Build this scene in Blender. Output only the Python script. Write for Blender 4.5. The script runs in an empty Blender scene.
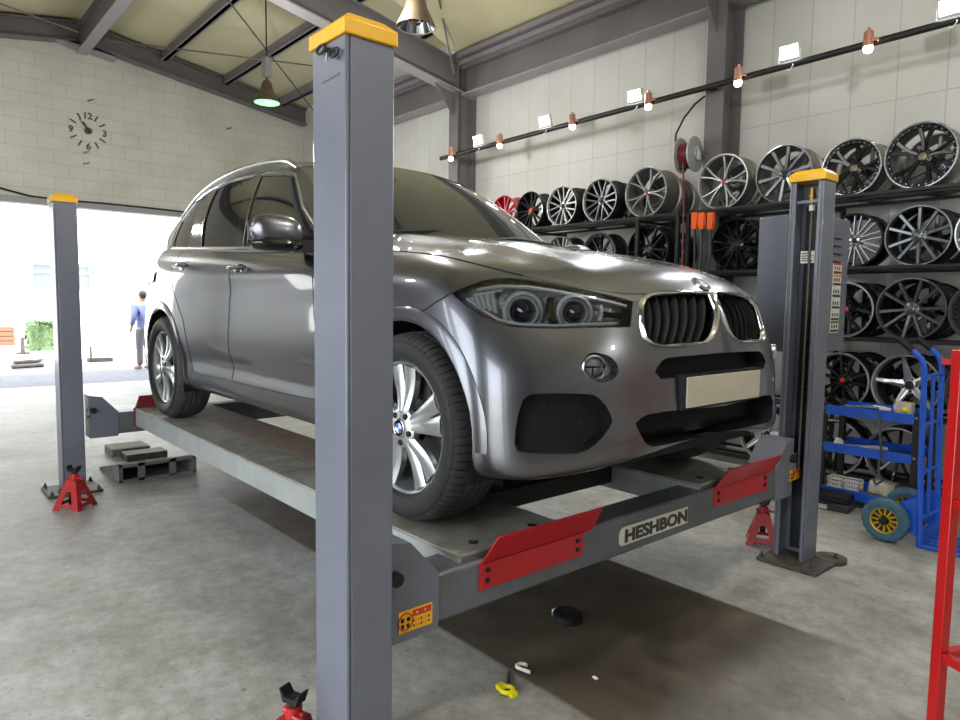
import bpy, bmesh, math, random
import numpy as np
from mathutils import Vector, Matrix
from mathutils.bvhtree import BVHTree
random.seed(7); np.random.seed(7)
PI = math.pi
SC = bpy.context.scene
COL = SC.collection

# ------------------------------------------------------------------ camera
YAW, PITCH, ROLL, FPX, HC = 0.7139, 0.082, 0.0137, 682.14, 1.4231
_f = Vector((-math.cos(YAW)*math.cos(PITCH), math.sin(YAW)*math.cos(PITCH), -math.sin(PITCH)))
_r = _f.cross(Vector((0, 0, 1))).normalized(); _u = _r.cross(_f)
CR = _r*math.cos(ROLL) + _u*math.sin(ROLL); CU = -_r*math.sin(ROLL) + _u*math.cos(ROLL); CF = _f
CO = Vector((0, 0, HC))
cam_data = bpy.data.cameras.new('camera'); cam = bpy.data.objects.new('camera', cam_data); COL.objects.link(cam)
cam_data.sensor_width = 36.0; cam_data.lens = FPX/960*36.0; cam_data.clip_start = 0.05; cam_data.clip_end = 200
m3 = Matrix((CR, CU, -CF)).transposed()
cam.matrix_world = Matrix.Translation(CO) @ m3.to_4x4()
SC.camera = cam

def ray(x, y): return CF + CR*((x-480)/FPX) - CU*((y-360)/FPX)
def at(x, y, **k):
    """point of the view ray of a photo pixel on the plane X=, Y= or Z="""
    (ax, v), = k.items(); i = 'XYZ'.index(ax); d = ray(x, y)
    return CO + d*((v-CO[i])/d[i])

# ------------------------------------------------------------------ materials
def lin(c):
    out = []
    for v in c:
        v = v/255.0
        out.append(v/12.92 if v <= .04045 else ((v+.055)/1.055)**2.4)
    return (*out, 1.0)
MATS = {}
def mat(name, col, rough=.5, metal=0., coat=0., noise=None, bump=None, emit=None, spec=None, dirt=None, alpha=None):
    m = bpy.data.materials.new(name); m.use_nodes = True
    nt = m.node_tree; b = nt.nodes['Principled BSDF']
    b.inputs['Base Color'].default_value = lin(col); b.inputs['Roughness'].default_value = rough
    b.inputs['Metallic'].default_value = metal; b.inputs['Coat Weight'].default_value = coat
    b.inputs['Coat Roughness'].default_value = .03
    if spec is not None: b.inputs['Specular IOR Level'].default_value = spec
    if emit: b.inputs['Emission Color'].default_value = lin(emit[0]); b.inputs['Emission Strength'].default_value = emit[1]
    tc = nt.nodes.new('ShaderNodeTexCoord')
    if noise:                       # (scale, second colour, lo, hi)
        n = nt.nodes.new('ShaderNodeTexNoise'); n.inputs['Scale'].default_value = noise[0]; n.inputs['Detail'].default_value = 6
        n.inputs['Roughness'].default_value = .65
        r = nt.nodes.new('ShaderNodeValToRGB'); r.color_ramp.elements[0].position = noise[2]; r.color_ramp.elements[1].position = noise[3]
        r.color_ramp.elements[0].color = lin(col); r.color_ramp.elements[1].color = lin(noise[1])
        nt.links.new(tc.outputs['Object'], n.inputs['Vector']); nt.links.new(n.outputs['Fac'], r.inputs['Fac'])
        nt.links.new(r.outputs['Color'], b.inputs['Base Color'])
    if bump:                        # (scale, strength, distance)
        n2 = nt.nodes.new('ShaderNodeTexNoise'); n2.inputs['Scale'].default_value = bump[0]; n2.inputs['Detail'].default_value = 5
        bp = nt.nodes.new('ShaderNodeBump'); bp.inputs['Strength'].default_value = bump[1]; bp.inputs['Distance'].default_value = bump[2]
        nt.links.new(tc.outputs['Object'], n2.inputs['Vector']); nt.links.new(n2.outputs['Fac'], bp.inputs['Height'])
        nt.links.new(bp.outputs['Normal'], b.inputs['Normal'])
    MATS[name] = m
    return m
def clear_glass(name, tint, gl=.12, rough=.02):
    m = bpy.data.materials.new(name); m.use_nodes = True; nt = m.node_tree
    for n in list(nt.nodes):
        if n.type != 'OUTPUT_MATERIAL': nt.nodes.remove(n)
    out = nt.nodes['Material Output']
    t = nt.nodes.new('ShaderNodeBsdfTransparent'); t.inputs['Color'].default_value = lin(tint)
    g = nt.nodes.new('ShaderNodeBsdfGlossy'); g.inputs['Roughness'].default_value = rough
    fr = nt.nodes.new('ShaderNodeFresnel'); fr.inputs['IOR'].default_value = 1.5
    mx = nt.nodes.new('ShaderNodeMixShader')
    nt.links.new(fr.outputs[0], mx.inputs[0]); nt.links.new(t.outputs[0], mx.inputs[1]); nt.links.new(g.outputs[0], mx.inputs[2])
    nt.links.new(mx.outputs[0], out.inputs[0]); MATS[name] = m
    return m

mat('lift_paint', (108, 111, 123), .38, 0, .25, noise=(3., (99, 102, 112), .35, .75), bump=(40, .06, .002))
mat('lift_deck', (150, 150, 142), .55, .0, 0, noise=(6., (104, 96, 84), .4, .7), bump=(120, .25, .002))
mat('lift_beam', (98, 101, 106), .45, 0, .15, noise=(5., (84, 85, 86), .4, .75))
mat('channel_grey', (158, 162, 160), .5, 0, .1, noise=(4., (140, 143, 140), .4, .75))
mat('rust_wear', (152, 130, 116), .65, 0, 0, noise=(9., (126, 106, 92), .4, .7))
mat('red_dark', (112, 34, 38), .55)
mat('lamp_white', (226, 228, 230), .25, .15)
mat('plate_steel', (88, 84, 78), .6, .3, 0, noise=(12., (58, 50, 44), .4, .7), bump=(60, .3, .003))
mat('yellow', (236, 178, 10), .4, 0, .2, noise=(5., (214, 150, 20), .45, .8))
mat('red', (186, 24, 34), .4, 0, .2, noise=(8., (150, 22, 30), .5, .85))
mat('bright_red', (188, 20, 20), .35, 0, .3, noise=(6., (180, 20, 22), .45, .8))
mat('stand_red', (178, 38, 36), .42, 0, .15, noise=(14., (170, 36, 28), .5, .8))
mat('black', (18, 18, 20), .5)
mat('black_gloss', (12, 12, 14), .12, 0, .5)
mat('black_steel', (32, 32, 34), .45, .3)
mat('black_plastic', (17, 17, 19), .55, spec=.35)
mat('dark_mesh', (9, 9, 11), .5, bump=(260, .8, .004), spec=.25)
mat('rubber', (56, 55, 55), .7, noise=(20., (70, 69, 67), .4, .8))
mat('rubber_side', (27, 27, 28), .6)
mat('chrome', (225, 226, 228), .07, 1.)
mat('satin_chrome', (205, 207, 208), .22, 1.)
mat('steel', (150, 150, 152), .35, 1.)
mat('brass', (170, 130, 70), .35, .9)
mat('paint', (112, 112, 117), .31, 1., 1.)
mat('paint_dark', (70, 71, 76), .3, .8, .8)
mat('silver', (198, 200, 202), .28, .85, .2)
mat('grey_alloy', (150, 152, 154), .3, .85, .2)
mat('gun_alloy', (108, 110, 114), .28, .8, .3)
mat('black_alloy', (22, 22, 24), .22, .5, .5)
mat('barrel_grey', (150, 148, 142), .42, .8)
mat('barrel_dark', (40, 40, 42), .4, .6)
mat('cap_red', (210, 40, 60), .35)
mat('hot_red', (235, 50, 40), .35)
mat('rim_red', (176, 26, 44), .3, .3, .5)
mat('rim_blue', (30, 60, 120), .3, .4, .4)
mat('win_dark', (22, 25, 27), .03, 0, 0, spec=.9)
mat('win_shield', (46, 48, 44), .03, 0, 0, spec=.8)
mat('lens_dark', (28, 24, 40), .04, .2, 1.)
mat('lamp_house', (200, 203, 208), .35, .1, noise=(40., (130, 134, 140), .35, .6))
mat('cap_dull', (120, 112, 92), .4, .7)
mat('lamp_silver', (210, 212, 214), .12, 1.)
mat('amber', (190, 110, 50), .3)
mat('tail_red', (190, 60, 50), .2, 0, .8)
mat('plate_beige', (186, 180, 162), .5, noise=(2., (170, 165, 148), .4, .7))
mat('blue_paint', (18, 84, 196), .36, 0, .3, noise=(9., (14, 70, 170), .45, .8))
mat('blue_tyre', (62, 98, 116), .75, noise=(20., (48, 74, 92), .4, .8))
mat('gold', (196, 158, 50), .38, .6)
mat('cream_box', (196, 186, 168), .65, noise=(8., (174, 164, 146), .4, .8))
mat('white_plastic', (226, 224, 216), .45)
mat('orange', (240, 96, 28), .4)
mat('copper', (224, 168, 148), .25, .7)
mat('lamp_cone', (104, 86, 66), .6, .25, noise=(14., (92, 76, 58), .4, .7))
mat('roundel_blue', (30, 110, 200), .2, 0, .8)
mat('roundel_white', (230, 232, 235), .2, 0, .8)
mat('sticker_yellow', (240, 180, 20), .45)
mat('sticker_red', (205, 60, 30), .45)
mat('sticker_white', (222, 220, 208), .45)
mat('sticker_dark', (56, 58, 56), .5)
mat('sticker_green', (80, 120, 70), .5)
mat('sticker_orange', (226, 140, 60), .5)
mat('bright_yellow', (232, 222, 30), .35)
mat('bone_white', (225, 220, 206), .5)
mat('ramp_grey', (150, 150, 144), .6, noise=(10., (112, 108, 100), .45, .75))
mat('block_grey', (112, 110, 106), .7, noise=(10., (84, 82, 78), .4, .7))
mat('hose_red', (112, 36, 44), .4)
mat('reel_grey', (178, 182, 184), .4, .2)
mat('cable', (26, 26, 28), .5)
mat('wire_grey', (92, 88, 80), .5, .5)
mat('clock_dark', (72, 74, 68), .5)
mat('case_dark', (44, 46, 48), .5)
mat('bag_grey', (74, 76, 74), .7)
mat('skin', (182, 140, 118), .6)
mat('hair', (44, 40, 40), .6)
mat('jacket_blue', (112, 124, 170), .8)
mat('trousers_grey', (110, 104, 110), .8)
mat('shoe', (130, 96, 98), .7)
mat('steel_frame', (112, 108, 110), .5, .1, noise=(2., (100, 97, 98), .4, .7))
mat('steel_frame_light', (150, 146, 148), .5, .1)
mat('purlin', (130, 124, 130), .5, .1)
mat('panel_cream', (202, 196, 164), .55, noise=(.6, (190, 184, 150), .4, .7))
mat('facade', (240, 240, 238), .8)
mat('facade_glass', (112, 124, 134), .3)
mat('facade_frame', (150, 150, 150), .6)
mat('asphalt', (112, 112, 118), .9, noise=(4., (100, 100, 106), .4, .7))
mat('yard', (222, 218, 206), .9, noise=(.5, (206, 204, 190), .4, .7))
mat('kerb', (226, 226, 222), .9)
mat('hedge', (104, 124, 88), .9, noise=(20., (70, 92, 60), .4, .7))
mat('brick_pile', (128, 88, 70), .9)
clear_glass('lens_clear', (236, 240, 242))
clear_glass('bulb_glass', (250, 240, 230))
mat('led_white', (255, 255, 255), .4, emit=((235, 245, 255), 30.))
mat('bulb_warm', (255, 250, 240), .4, emit=((255, 226, 200), 14.))
mat('green_glow', (120, 230, 130), .4, emit=((70, 255, 110), 1.6))

# ------------------------------------------------------------------ mesh builder
class MB:
    def __init__(s): s.v = []; s.f = []; s.m = []; s.mats = []
    def mi(s, m):
        if m not in s.mats: s.mats.append(m)
        return s.mats.index(m)
    def add(s, vs, fs, m):
        o = len(s.v); s.v += [tuple(p) for p in vs]; k = s.mi(m)
        for f in fs: s.f.append([i+o for i in f]); s.m.append(k)
        return s
    def box(s, x0, x1, y0, y1, z0, z1, m, M=None):
        vs = [Vector((x, y, z)) for z in (z0, z1) for y in (y0, y1) for x in (x0, x1)]
        if M is not None: vs = [M @ p for p in vs]
        return s.add(vs, [(0, 2, 3, 1), (4, 5, 7, 6), (0, 1, 5, 4), (2, 6, 7, 3), (0, 4, 6, 2), (1, 3, 7, 5)], m)
    def hexa(s, b, t, m):
        """b, t: 4 bottom and 4 top points, counter-clockwise from above"""
        return s.add(list(b)+list(t), [(3, 2, 1, 0), (4, 5, 6, 7), (0, 1, 5, 4), (1, 2, 6, 5), (2, 3, 7, 6), (3, 0, 4, 7)], m)
    def prism(s, pts, d, m):
        """pts: planar 3-D outline, extruded by vector d"""
        n = len(pts); d = Vector(d); a = [Vector(p) for p in pts]; b = [p+d for p in a]
        return s.add(a+b, [tuple(range(n))[::-1], tuple(range(n, 2*n))]+[(i, (i+1) % n, (i+1) % n+n, i+n) for i in range(n)], m)
    def tube(s, pts, r, m, n=8, closed=False, caps=True, flat=1.0):
        pts = [Vector(p) for p in pts]; N = len(pts); rs = r if isinstance(r, (list, tuple)) else [r]*N
        vs = []; prev = None
        for i, p in enumerate(pts):
            a = pts[(i-1) % N] if (closed or i > 0) else p
            b = pts[(i+1) % N] if (closed or i < N-1) else p
            t = (b-a).normalized()
            if prev is None:
                up = Vector((0, 0, 1)) if abs(t.z) < .9 else Vector((0, 1, 0))
                u = t.cross(up).normalized()
            else:
                u = (prev - t*prev.dot(t)); u = u.normalized() if u.length > 1e-6 else t.orthogonal().normalized()
            w = t.cross(u); prev = u
            for k in range(n):
                an = 2*PI*k/n; vs.append(p + u*math.cos(an)*rs[i] + w*math.sin(an)*rs[i]*flat)
        fs = []
        for i in range(N if closed else N-1):
            j = (i+1) % N
            for k in range(n): fs.append((i*n+k, i*n+(k+1) % n, j*n+(k+1) % n, j*n+k))
        if caps and not closed: fs += [tuple(range(n))[::-1], tuple(range((N-1)*n, N*n))]
        return s.add(vs, fs, m)
    def cyl(s, a, b, r, m, n=16, r2=None): return s.tube([a, b], [r, r if r2 is None else r2], m, n)
    def lathe(s, prof, o, ax, m, n=32, closed=False, rad=None):
        """prof: (radius, along axis); rad(i, k): extra radius of profile point i at step k"""
        ax = Vector(ax).normalized(); o = Vector(o)
        u = ax.orthogonal().normalized() if abs(ax.z) > .9 else ax.cross(Vector((0, 0, 1))).normalized()
        w = ax.cross(u); vs = []; P = len(prof)
        for k in range(n):
            an = 2*PI*k/n; d = u*math.cos(an)+w*math.sin(an)
            for i, (r, h) in enumerate(prof):
                vs.append(o + ax*h + d*(r+(rad(i, k) if rad else 0)))
        fs = []
        for k in range(n):
            q = (k+1) % n
            for i in range(P if closed else P-1):
                j = (i+1) % P
                if prof[i][0] < 1e-6 and prof[j][0] < 1e-6: continue
                if prof[i][0] < 1e-6: fs.append((k*P+i, q*P+j, k*P+j))
                elif prof[j][0] < 1e-6: fs.append((k*P+i, q*P+i, k*P+j))
                else: fs.append((k*P+i, q*P+i, q*P+j, k*P+j))
        return s.add(vs, fs, m)
    def grid(s, rows, m, closed=False):
        R = len(rows); C = len(rows[0]); vs = [p for r in rows for p in r]; fs = []
        for i in range(R-1):
            for j in range(C if closed else C-1):
                q = (j+1) % C; fs.append((i*C+j, i*C+q, (i+1)*C+q, (i+1)*C+j))
        return s.add(vs, fs, m)
    def mirror_y(s):
        o = len(s.v); n = len(s.f)
        s.v += [(x, -y, z) for x, y, z in s.v]
        for i in range(n): s.f.append([k+o for k in s.f[i]][::-1]); s.m.append(s.m[i])
        return s
    def flipped(s):
        r = MB(); r.mats = list(s.mats); r.v = [(x, -y, z) for x, y, z in s.v]; r.f = [f[::-1] for f in s.f]; r.m = list(s.m); return r
    def moved(s, M):
        s.v = [tuple(M @ Vector(p)) for p in s.v]; return s
    def join(s, o):
        k = len(s.v); s.v += o.v
        for f, m in zip(o.f, o.m): s.f.append([i+k for i in f]); s.m.append(s.mi(o.mats[m]))
        return s
    def build(s, name, parent=None, loc=(0, 0, 0), bevel=0, angle=35, merge=0, segs=2, fix=True, flat=False):
        me = bpy.data.meshes.new(name); me.from_pydata(s.v, [], s.f)
        for m in s.mats: me.materials.append(MATS[m])
        me.polygons.foreach_set('material_index', s.m)
        bm = bmesh.new(); bm.from_mesh(me)
        if merge: bmesh.ops.remove_doubles(bm, verts=bm.verts, dist=merge)
        if fix: bmesh.ops.recalc_face_normals(bm, faces=bm.faces)
        bm.to_mesh(me); bm.free()
        if not flat:
            me.polygons.foreach_set('use_smooth', [True]*len(me.polygons))
            me.set_sharp_from_angle(angle=math.radians(angle))
        o = bpy.data.objects.new(name, me); COL.objects.link(o); o.location = loc
        if parent is not None: o.parent = parent
        if bevel:
            b = o.modifiers.new('bevel', 'BEVEL'); b.width = bevel; b.segments = segs; b.limit_method = 'ANGLE'; b.angle_limit = math.radians(40)
            b.harden_normals = False
        return o

def thing(name, label, cat, loc=(0, 0, 0), rz=0, group=None):
    o = bpy.data.objects.new(name, None); COL.objects.link(o); o.location = loc; o.rotation_euler = (0, 0, rz)
    o.empty_display_size = .1
    return tag(o, label, cat, group)
def tag(o, label, cat, group=None):
    o['label'] = label; o['category'] = cat
    if group: o['group'] = group
    return o
def struct(o): o['kind'] = 'structure'; return o
def dup(root, loc, rz=None, label=None):
    r = root.copy(); COL.objects.link(r); r.location = loc
    if rz is not None: r.rotation_euler = (0, 0, rz)
    if label: r['label'] = label
    for c0 in list(root.children):
        c = c0.copy(); COL.objects.link(c); c.parent = r
        for g0 in list(c0.children):
            g = g0.copy(); COL.objects.link(g); g.parent = c
    return r
def text_mb(txt, size, depth, m, M, bold=0.0, shear=0.0, align='LEFT'):
    cu = bpy.data.curves.new('txt', 'FONT'); cu.body = txt; cu.size = size; cu.extrude = depth; cu.offset = bold; cu.shear = shear
    cu.align_x = align; cu.resolution_u = 3
    o = bpy.data.objects.new('txt', cu); COL.objects.link(o)
    me = bpy.data.meshes.new_from_object(o.evaluated_get(bpy.context.evaluated_depsgraph_get()))
    r = MB(); r.add([M @ v.co for v in me.vertices], [list(p.vertices) for p in me.polygons], m)
    bpy.data.objects.remove(o); bpy.data.curves.remove(cu); bpy.data.meshes.remove(me)
    return r
def rects(R, M, m): return R
def frame_M(o, xd, yd):
    """matrix whose x axis runs along xd and y axis along yd, origin o"""
    x = Vector(xd).normalized(); z = x.cross(Vector(yd)).normalized(); y = z.cross(x)
    return Matrix.Translation(Vector(o)) @ Matrix((x, y, z)).transposed().to_4x4()
# ------------------------------------------------------------------ the setting
XB = -12.89; YW = 6.4; YL = -1.9; XF = 3.2
RY = 2.5
def roof_z(y): return 5.86 - .165*abs(y-RY)

def block_mat(name, col, mort, bw, rh, axes, offset=.5, msize=.006):
    m = bpy.data.materials.new(name); m.use_nodes = True; nt = m.node_tree; b = nt.nodes['Principled BSDF']
    b.inputs['Roughness'].default_value = .6
    tc = nt.nodes.new('ShaderNodeTexCoord'); sx = nt.nodes.new('ShaderNodeSeparateXYZ'); cx = nt.nodes.new('ShaderNodeCombineXYZ')
    nt.links.new(tc.outputs['Object'], sx.inputs[0]); nt.links.new(sx.outputs[axes[0]], cx.inputs[0]); nt.links.new(sx.outputs[axes[1]], cx.inputs[1])
    br = nt.nodes.new('ShaderNodeTexBrick'); br.offset = offset; br.inputs['Scale'].default_value = 1
    br.inputs['Brick Width'].default_value = bw; br.inputs['Row Height'].default_value = rh
    br.inputs['Mortar Size'].default_value = msize; br.inputs['Mortar Smooth'].default_value = .3
    br.inputs['Color1'].default_value = lin(col); br.inputs['Color2'].default_value = lin([c-3 for c in col]); br.inputs['Mortar'].default_value = lin(mort)
    nt.links.new(cx.outputs[0], br.inputs['Vector'])
    n = nt.nodes.new('ShaderNodeTexNoise'); n.inputs['Scale'].default_value = 1.3; n.inputs['Detail'].default_value = 6
    r = nt.nodes.new('ShaderNodeValToRGB'); r.color_ramp.elements[0].color = (.86, .85, .83, 1); r.color_ramp.elements[0].position = .3
    r.color_ramp.elements[1].color = (1, 1, 1, 1); r.color_ramp.elements[1].position = .6
    nt.links.new(tc.outputs['Object'], n.inputs['Vector']); nt.links.new(n.outputs['Fac'], r.inputs['Fac'])
    mx = nt.nodes.new('ShaderNodeMix'); mx.data_type = 'RGBA'; mx.blend_type = 'MULTIPLY'; mx.inputs['Factor'].default_value = 1
    nt.links.new(br.outputs['Color'], mx.inputs['A']); nt.links.new(r.outputs['Color'], mx.inputs['B']); nt.links.new(mx.outputs['Result'], b.inputs['Base Color'])
    bp = nt.nodes.new('ShaderNodeBump'); bp.inputs['Strength'].default_value = .35; bp.inputs['Distance'].default_value = .01; bp.invert = True
    nt.links.new(br.outputs['Fac'], bp.inputs['Height']); nt.links.new(bp.outputs['Normal'], b.inputs['Normal'])
    MATS[name] = m
block_mat('block_back', (206, 204, 196), (186, 184, 177), .42, .21, ('Y', 'Z'))
block_mat('block_right', (206, 206, 203), (182, 182, 180), .36, 1.58, ('X', 'Z'), offset=0.0, msize=.005)

mat('clad_grey', (96, 99, 104), .6, 0, 0, noise=(.8, (84, 87, 92), .4, .7))
def floor_mat():
    m = bpy.data.materials.new('concrete'); m.use_nodes = True; nt = m.node_tree; b = nt.nodes['Principled BSDF']
    N = nt.nodes.new; L = nt.links.new
    tc = N('ShaderNodeTexCoord'); P = tc.outputs['Object']
    def noise(sc, det, lo, hi, c0, c1, rough=.6):
        n = N('ShaderNodeTexNoise'); n.inputs['Scale'].default_value = sc; n.inputs['Detail'].default_value = det; n.inputs['Roughness'].default_value = rough
        r = N('ShaderNodeValToRGB'); r.color_ramp.elements[0].position = lo; r.color_ramp.elements[1].position = hi
        r.color_ramp.elements[0].color = c0; r.color_ramp.elements[1].color = c1
        L(P, n.inputs['Vector']); L(n.outputs['Fac'], r.inputs['Fac']); return r.outputs['Color'], n.outputs['Fac']
    def mul(a, bb, f=1.0):
        x = N('ShaderNodeMix'); x.data_type = 'RGBA'; x.blend_type = 'MULTIPLY'; x.inputs['Factor'].default_value = f
        L(a, x.inputs['A']); L(bb, x.inputs['B']); return x.outputs['Result']
    base, _ = noise(.9, 8, .3, .72, lin((158, 156, 149)), lin((194, 193, 189)))
    fine, ff = noise(14, 8, .35, .6, (.70, .69, .67, 1), (1, 1, 1, 1), .75)
    spots, _ = noise(34, 3, .30, .36, (.42, .40, .37, 1), (1, 1, 1, 1))
    patch, _ = noise(.45, 3, .42, .5, (.90, .90, .90, 1), (1, 1, 1, 1))
    mott, _ = noise(4.2, 9, .36, .62, (.72, .70, .66, 1), (1.04, 1.04, 1.04, 1), .74)
    cb = mul(mul(mul(mul(base, mott), fine), spots, .7), patch)
    # unpainted brown strip between the runways, its browns deepened to stand for the shade there (shape of its own: a long rectangle on the floor)
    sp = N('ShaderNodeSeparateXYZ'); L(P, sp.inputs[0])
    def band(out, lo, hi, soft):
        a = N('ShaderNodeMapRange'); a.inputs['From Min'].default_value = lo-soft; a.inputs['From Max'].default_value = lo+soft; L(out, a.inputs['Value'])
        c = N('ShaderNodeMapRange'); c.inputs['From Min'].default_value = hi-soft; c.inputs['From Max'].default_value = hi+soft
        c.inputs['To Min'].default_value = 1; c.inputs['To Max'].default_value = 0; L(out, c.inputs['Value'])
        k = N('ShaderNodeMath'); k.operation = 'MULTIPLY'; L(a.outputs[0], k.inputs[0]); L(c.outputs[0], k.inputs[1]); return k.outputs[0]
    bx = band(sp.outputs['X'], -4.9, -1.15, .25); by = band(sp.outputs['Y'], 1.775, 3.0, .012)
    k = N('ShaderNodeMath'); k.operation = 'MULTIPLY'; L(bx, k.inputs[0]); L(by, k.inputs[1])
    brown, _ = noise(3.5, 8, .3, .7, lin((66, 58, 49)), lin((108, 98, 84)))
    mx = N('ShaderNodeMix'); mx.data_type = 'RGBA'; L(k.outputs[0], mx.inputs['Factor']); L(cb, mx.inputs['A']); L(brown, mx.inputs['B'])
    # noisy darkening that fades out from a point under the front of the car
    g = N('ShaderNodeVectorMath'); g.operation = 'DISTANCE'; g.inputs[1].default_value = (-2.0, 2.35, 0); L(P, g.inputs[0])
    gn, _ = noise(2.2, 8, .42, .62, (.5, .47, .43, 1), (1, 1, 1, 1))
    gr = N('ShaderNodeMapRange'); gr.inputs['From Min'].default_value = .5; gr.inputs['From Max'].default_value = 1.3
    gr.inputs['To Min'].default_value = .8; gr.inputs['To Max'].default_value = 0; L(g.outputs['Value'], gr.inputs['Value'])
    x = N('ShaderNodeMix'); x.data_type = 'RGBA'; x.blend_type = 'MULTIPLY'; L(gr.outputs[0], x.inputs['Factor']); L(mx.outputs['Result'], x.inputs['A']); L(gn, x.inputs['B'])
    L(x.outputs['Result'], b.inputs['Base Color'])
    rr = N('ShaderNodeMapRange'); rr.inputs['To Min'].default_value = .34; rr.inputs['To Max'].default_value = .72; L(ff, rr.inputs['Value']); L(rr.outputs[0], b.inputs['Roughness'])
    bp = N('ShaderNodeBump'); bp.inputs['Strength'].default_value = .4; bp.inputs['Distance'].default_value = .008; L(ff, bp.inputs['Height']); L(bp.outputs['Normal'], b.inputs['Normal'])
    MATS['concrete'] = m
floor_mat()

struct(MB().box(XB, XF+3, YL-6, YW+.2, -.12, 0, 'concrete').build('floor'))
# back wall with the open bay: above and beside the opening
ZO = 3.0; Y1 = 4.4
w = MB()
def gable(y0, y1, z0, n=8):
    pts = [(XB, y0, z0), (XB, y1, z0)] + [(XB, y1+(y0-y1)*i/n, roof_z(y1+(y0-y1)*i/n)+.05) for i in range(n+1)]
    w.prism(pts, (-.2, 0, 0), 'block_back')
gable(YL, YW+.2, ZO); w.box(XB-.2, XB, Y1, YW+.2, 0, ZO, 'block_back'); w.box(XB-.2, XB, YL, YL+.5, 0, ZO, 'block_back')
struct(w.build('wall_back', flat=True))
struct(MB().box(XB-.1, XF+3, YW, YW+.2, 0, 5.3, 'block_right').build('wall_right', flat=True))
# left wall: solid above, two wide open bays to the yard
w = MB(); w.box(XB, XF+3, YL-.2, YL, 3.3, 5.3, 'block_right'); w.box(XB, -10.2, YL-.2, YL, 0, 3.3, 'block_right'); w.box(-8.6, -4.3, YL-.2, YL, 0, 3.3, 'block_right'); w.box(1.2, XF+3, YL-.2, YL, 0, 3.3, 'block_right')
w.box(-10.2, -8.6, YL-.2, YL, 0, 1.0, 'block_right'); w.box(-10.2, -8.6, YL-.2, YL, 2.5, 3.3, 'block_right')
w.mats = ['clad_grey']; struct(w.build('wall_left', flat=True))
struct(MB().box(XF+3, XF+3.2, YL-.2, YW+.2, 0, 6, 'block_right').build('wall_front', flat=True))
# lintel strip above the back opening
struct(MB().box(XB-.22, XB+.03, YL, Y1+.05, ZO-.1, ZO, 'facade_frame').build('trim_1'))
# roof panels: straight in the far bay, coved down to the eaves beam in the near bays
c = MB(); NX = -7.7
def roof(x0, x1, prof):
    for (ya, za), (yb, zb) in zip(prof[:-1], prof[1:]):
        c.hexa([(x0, ya, za), (x1, ya, za), (x1, yb, zb), (x0, yb, zb)], [(x0, ya, za+.1), (x1, ya, za+.1), (x1, yb, zb+.1), (x0, yb, zb+.1)], 'panel_cream')
yy = [YL-.2, RY, YW+.2]
roof(XB-.2, NX, [(y, roof_z(y)) for y in yy])
roof(NX, XF+3, [(YL-.2, roof_z(YL)), (RY, roof_z(RY)), (4.7, roof_z(4.7)), (6.25, 4.86), (YW+.2, 4.8)])
struct(c.build('ceiling', flat=True))
tn = 2
def trim(mb, bevel=0):
    global tn
    o = struct(mb.build('trim_%d' % tn, flat=True)); tn += 1; return o
def ibeam(mb, p0, p1, up, dep, wid, m, tf=.018, tw=.014, mf=None):
    """H section from p0 to p1 (centre of the bottom flange), web along up"""
    p0 = Vector(p0); p1 = Vector(p1); a = (p1-p0).normalized(); u = Vector(up); u = (u-a*u.dot(a)).normalized(); s = a.cross(u)
    def bar(c0, c1, u0, u1, mm):
        P = []
        for p in (p0, p1): P.append([p+s*c0+u*u0, p+s*c1+u*u0, p+s*c1+u*u1, p+s*c0+u*u1])
        mb.hexa([P[0][0], P[0][1], P[1][1], P[1][0]], [P[0][3], P[0][2], P[1][2], P[1][3]], mm)
    bar(-wid/2, wid/2, 0, tf, mf or m); bar(-tw/2, tw/2, tf, dep-tf, m); bar(-wid/2, wid/2, dep-tf, dep, m)
# gable rafter on the back wall
b = MB(); xg = XB+.12
for sgn, ye in ((1, YW), (-1, YL)):
    d = abs(ye-RY)
    ibeam(b, (xg, RY, 5.50), (xg, ye, 5.50-.158*d), (0, 0, 1), .30, .2, 'steel_frame')
    b.tube([(xg, RY, 5.50), (xg, RY+sgn*.001, 5.5)], .001, 'steel_frame', 4)
b.hexa([(xg-.1, RY-.35, 5.45), (xg+.1, RY-.35, 5.45), (xg+.1, RY+.5, 5.33), (xg-.1, RY+.5, 5.33)],
       [(xg-.1, RY-.35, 5.48), (xg+.1, RY-.35, 5.48), (xg+.1, RY+.5, 5.37), (xg-.1, RY+.5, 5.37)], 'steel_frame_light')
trim(b)
# ridge beam
b = MB(); ibeam(b, (XB+.2, RY, 5.30), (XF, RY, 5.30), (0, 0, 1), .4, .16, 'steel_frame', mf='steel_frame_light'); trim(b)
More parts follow.
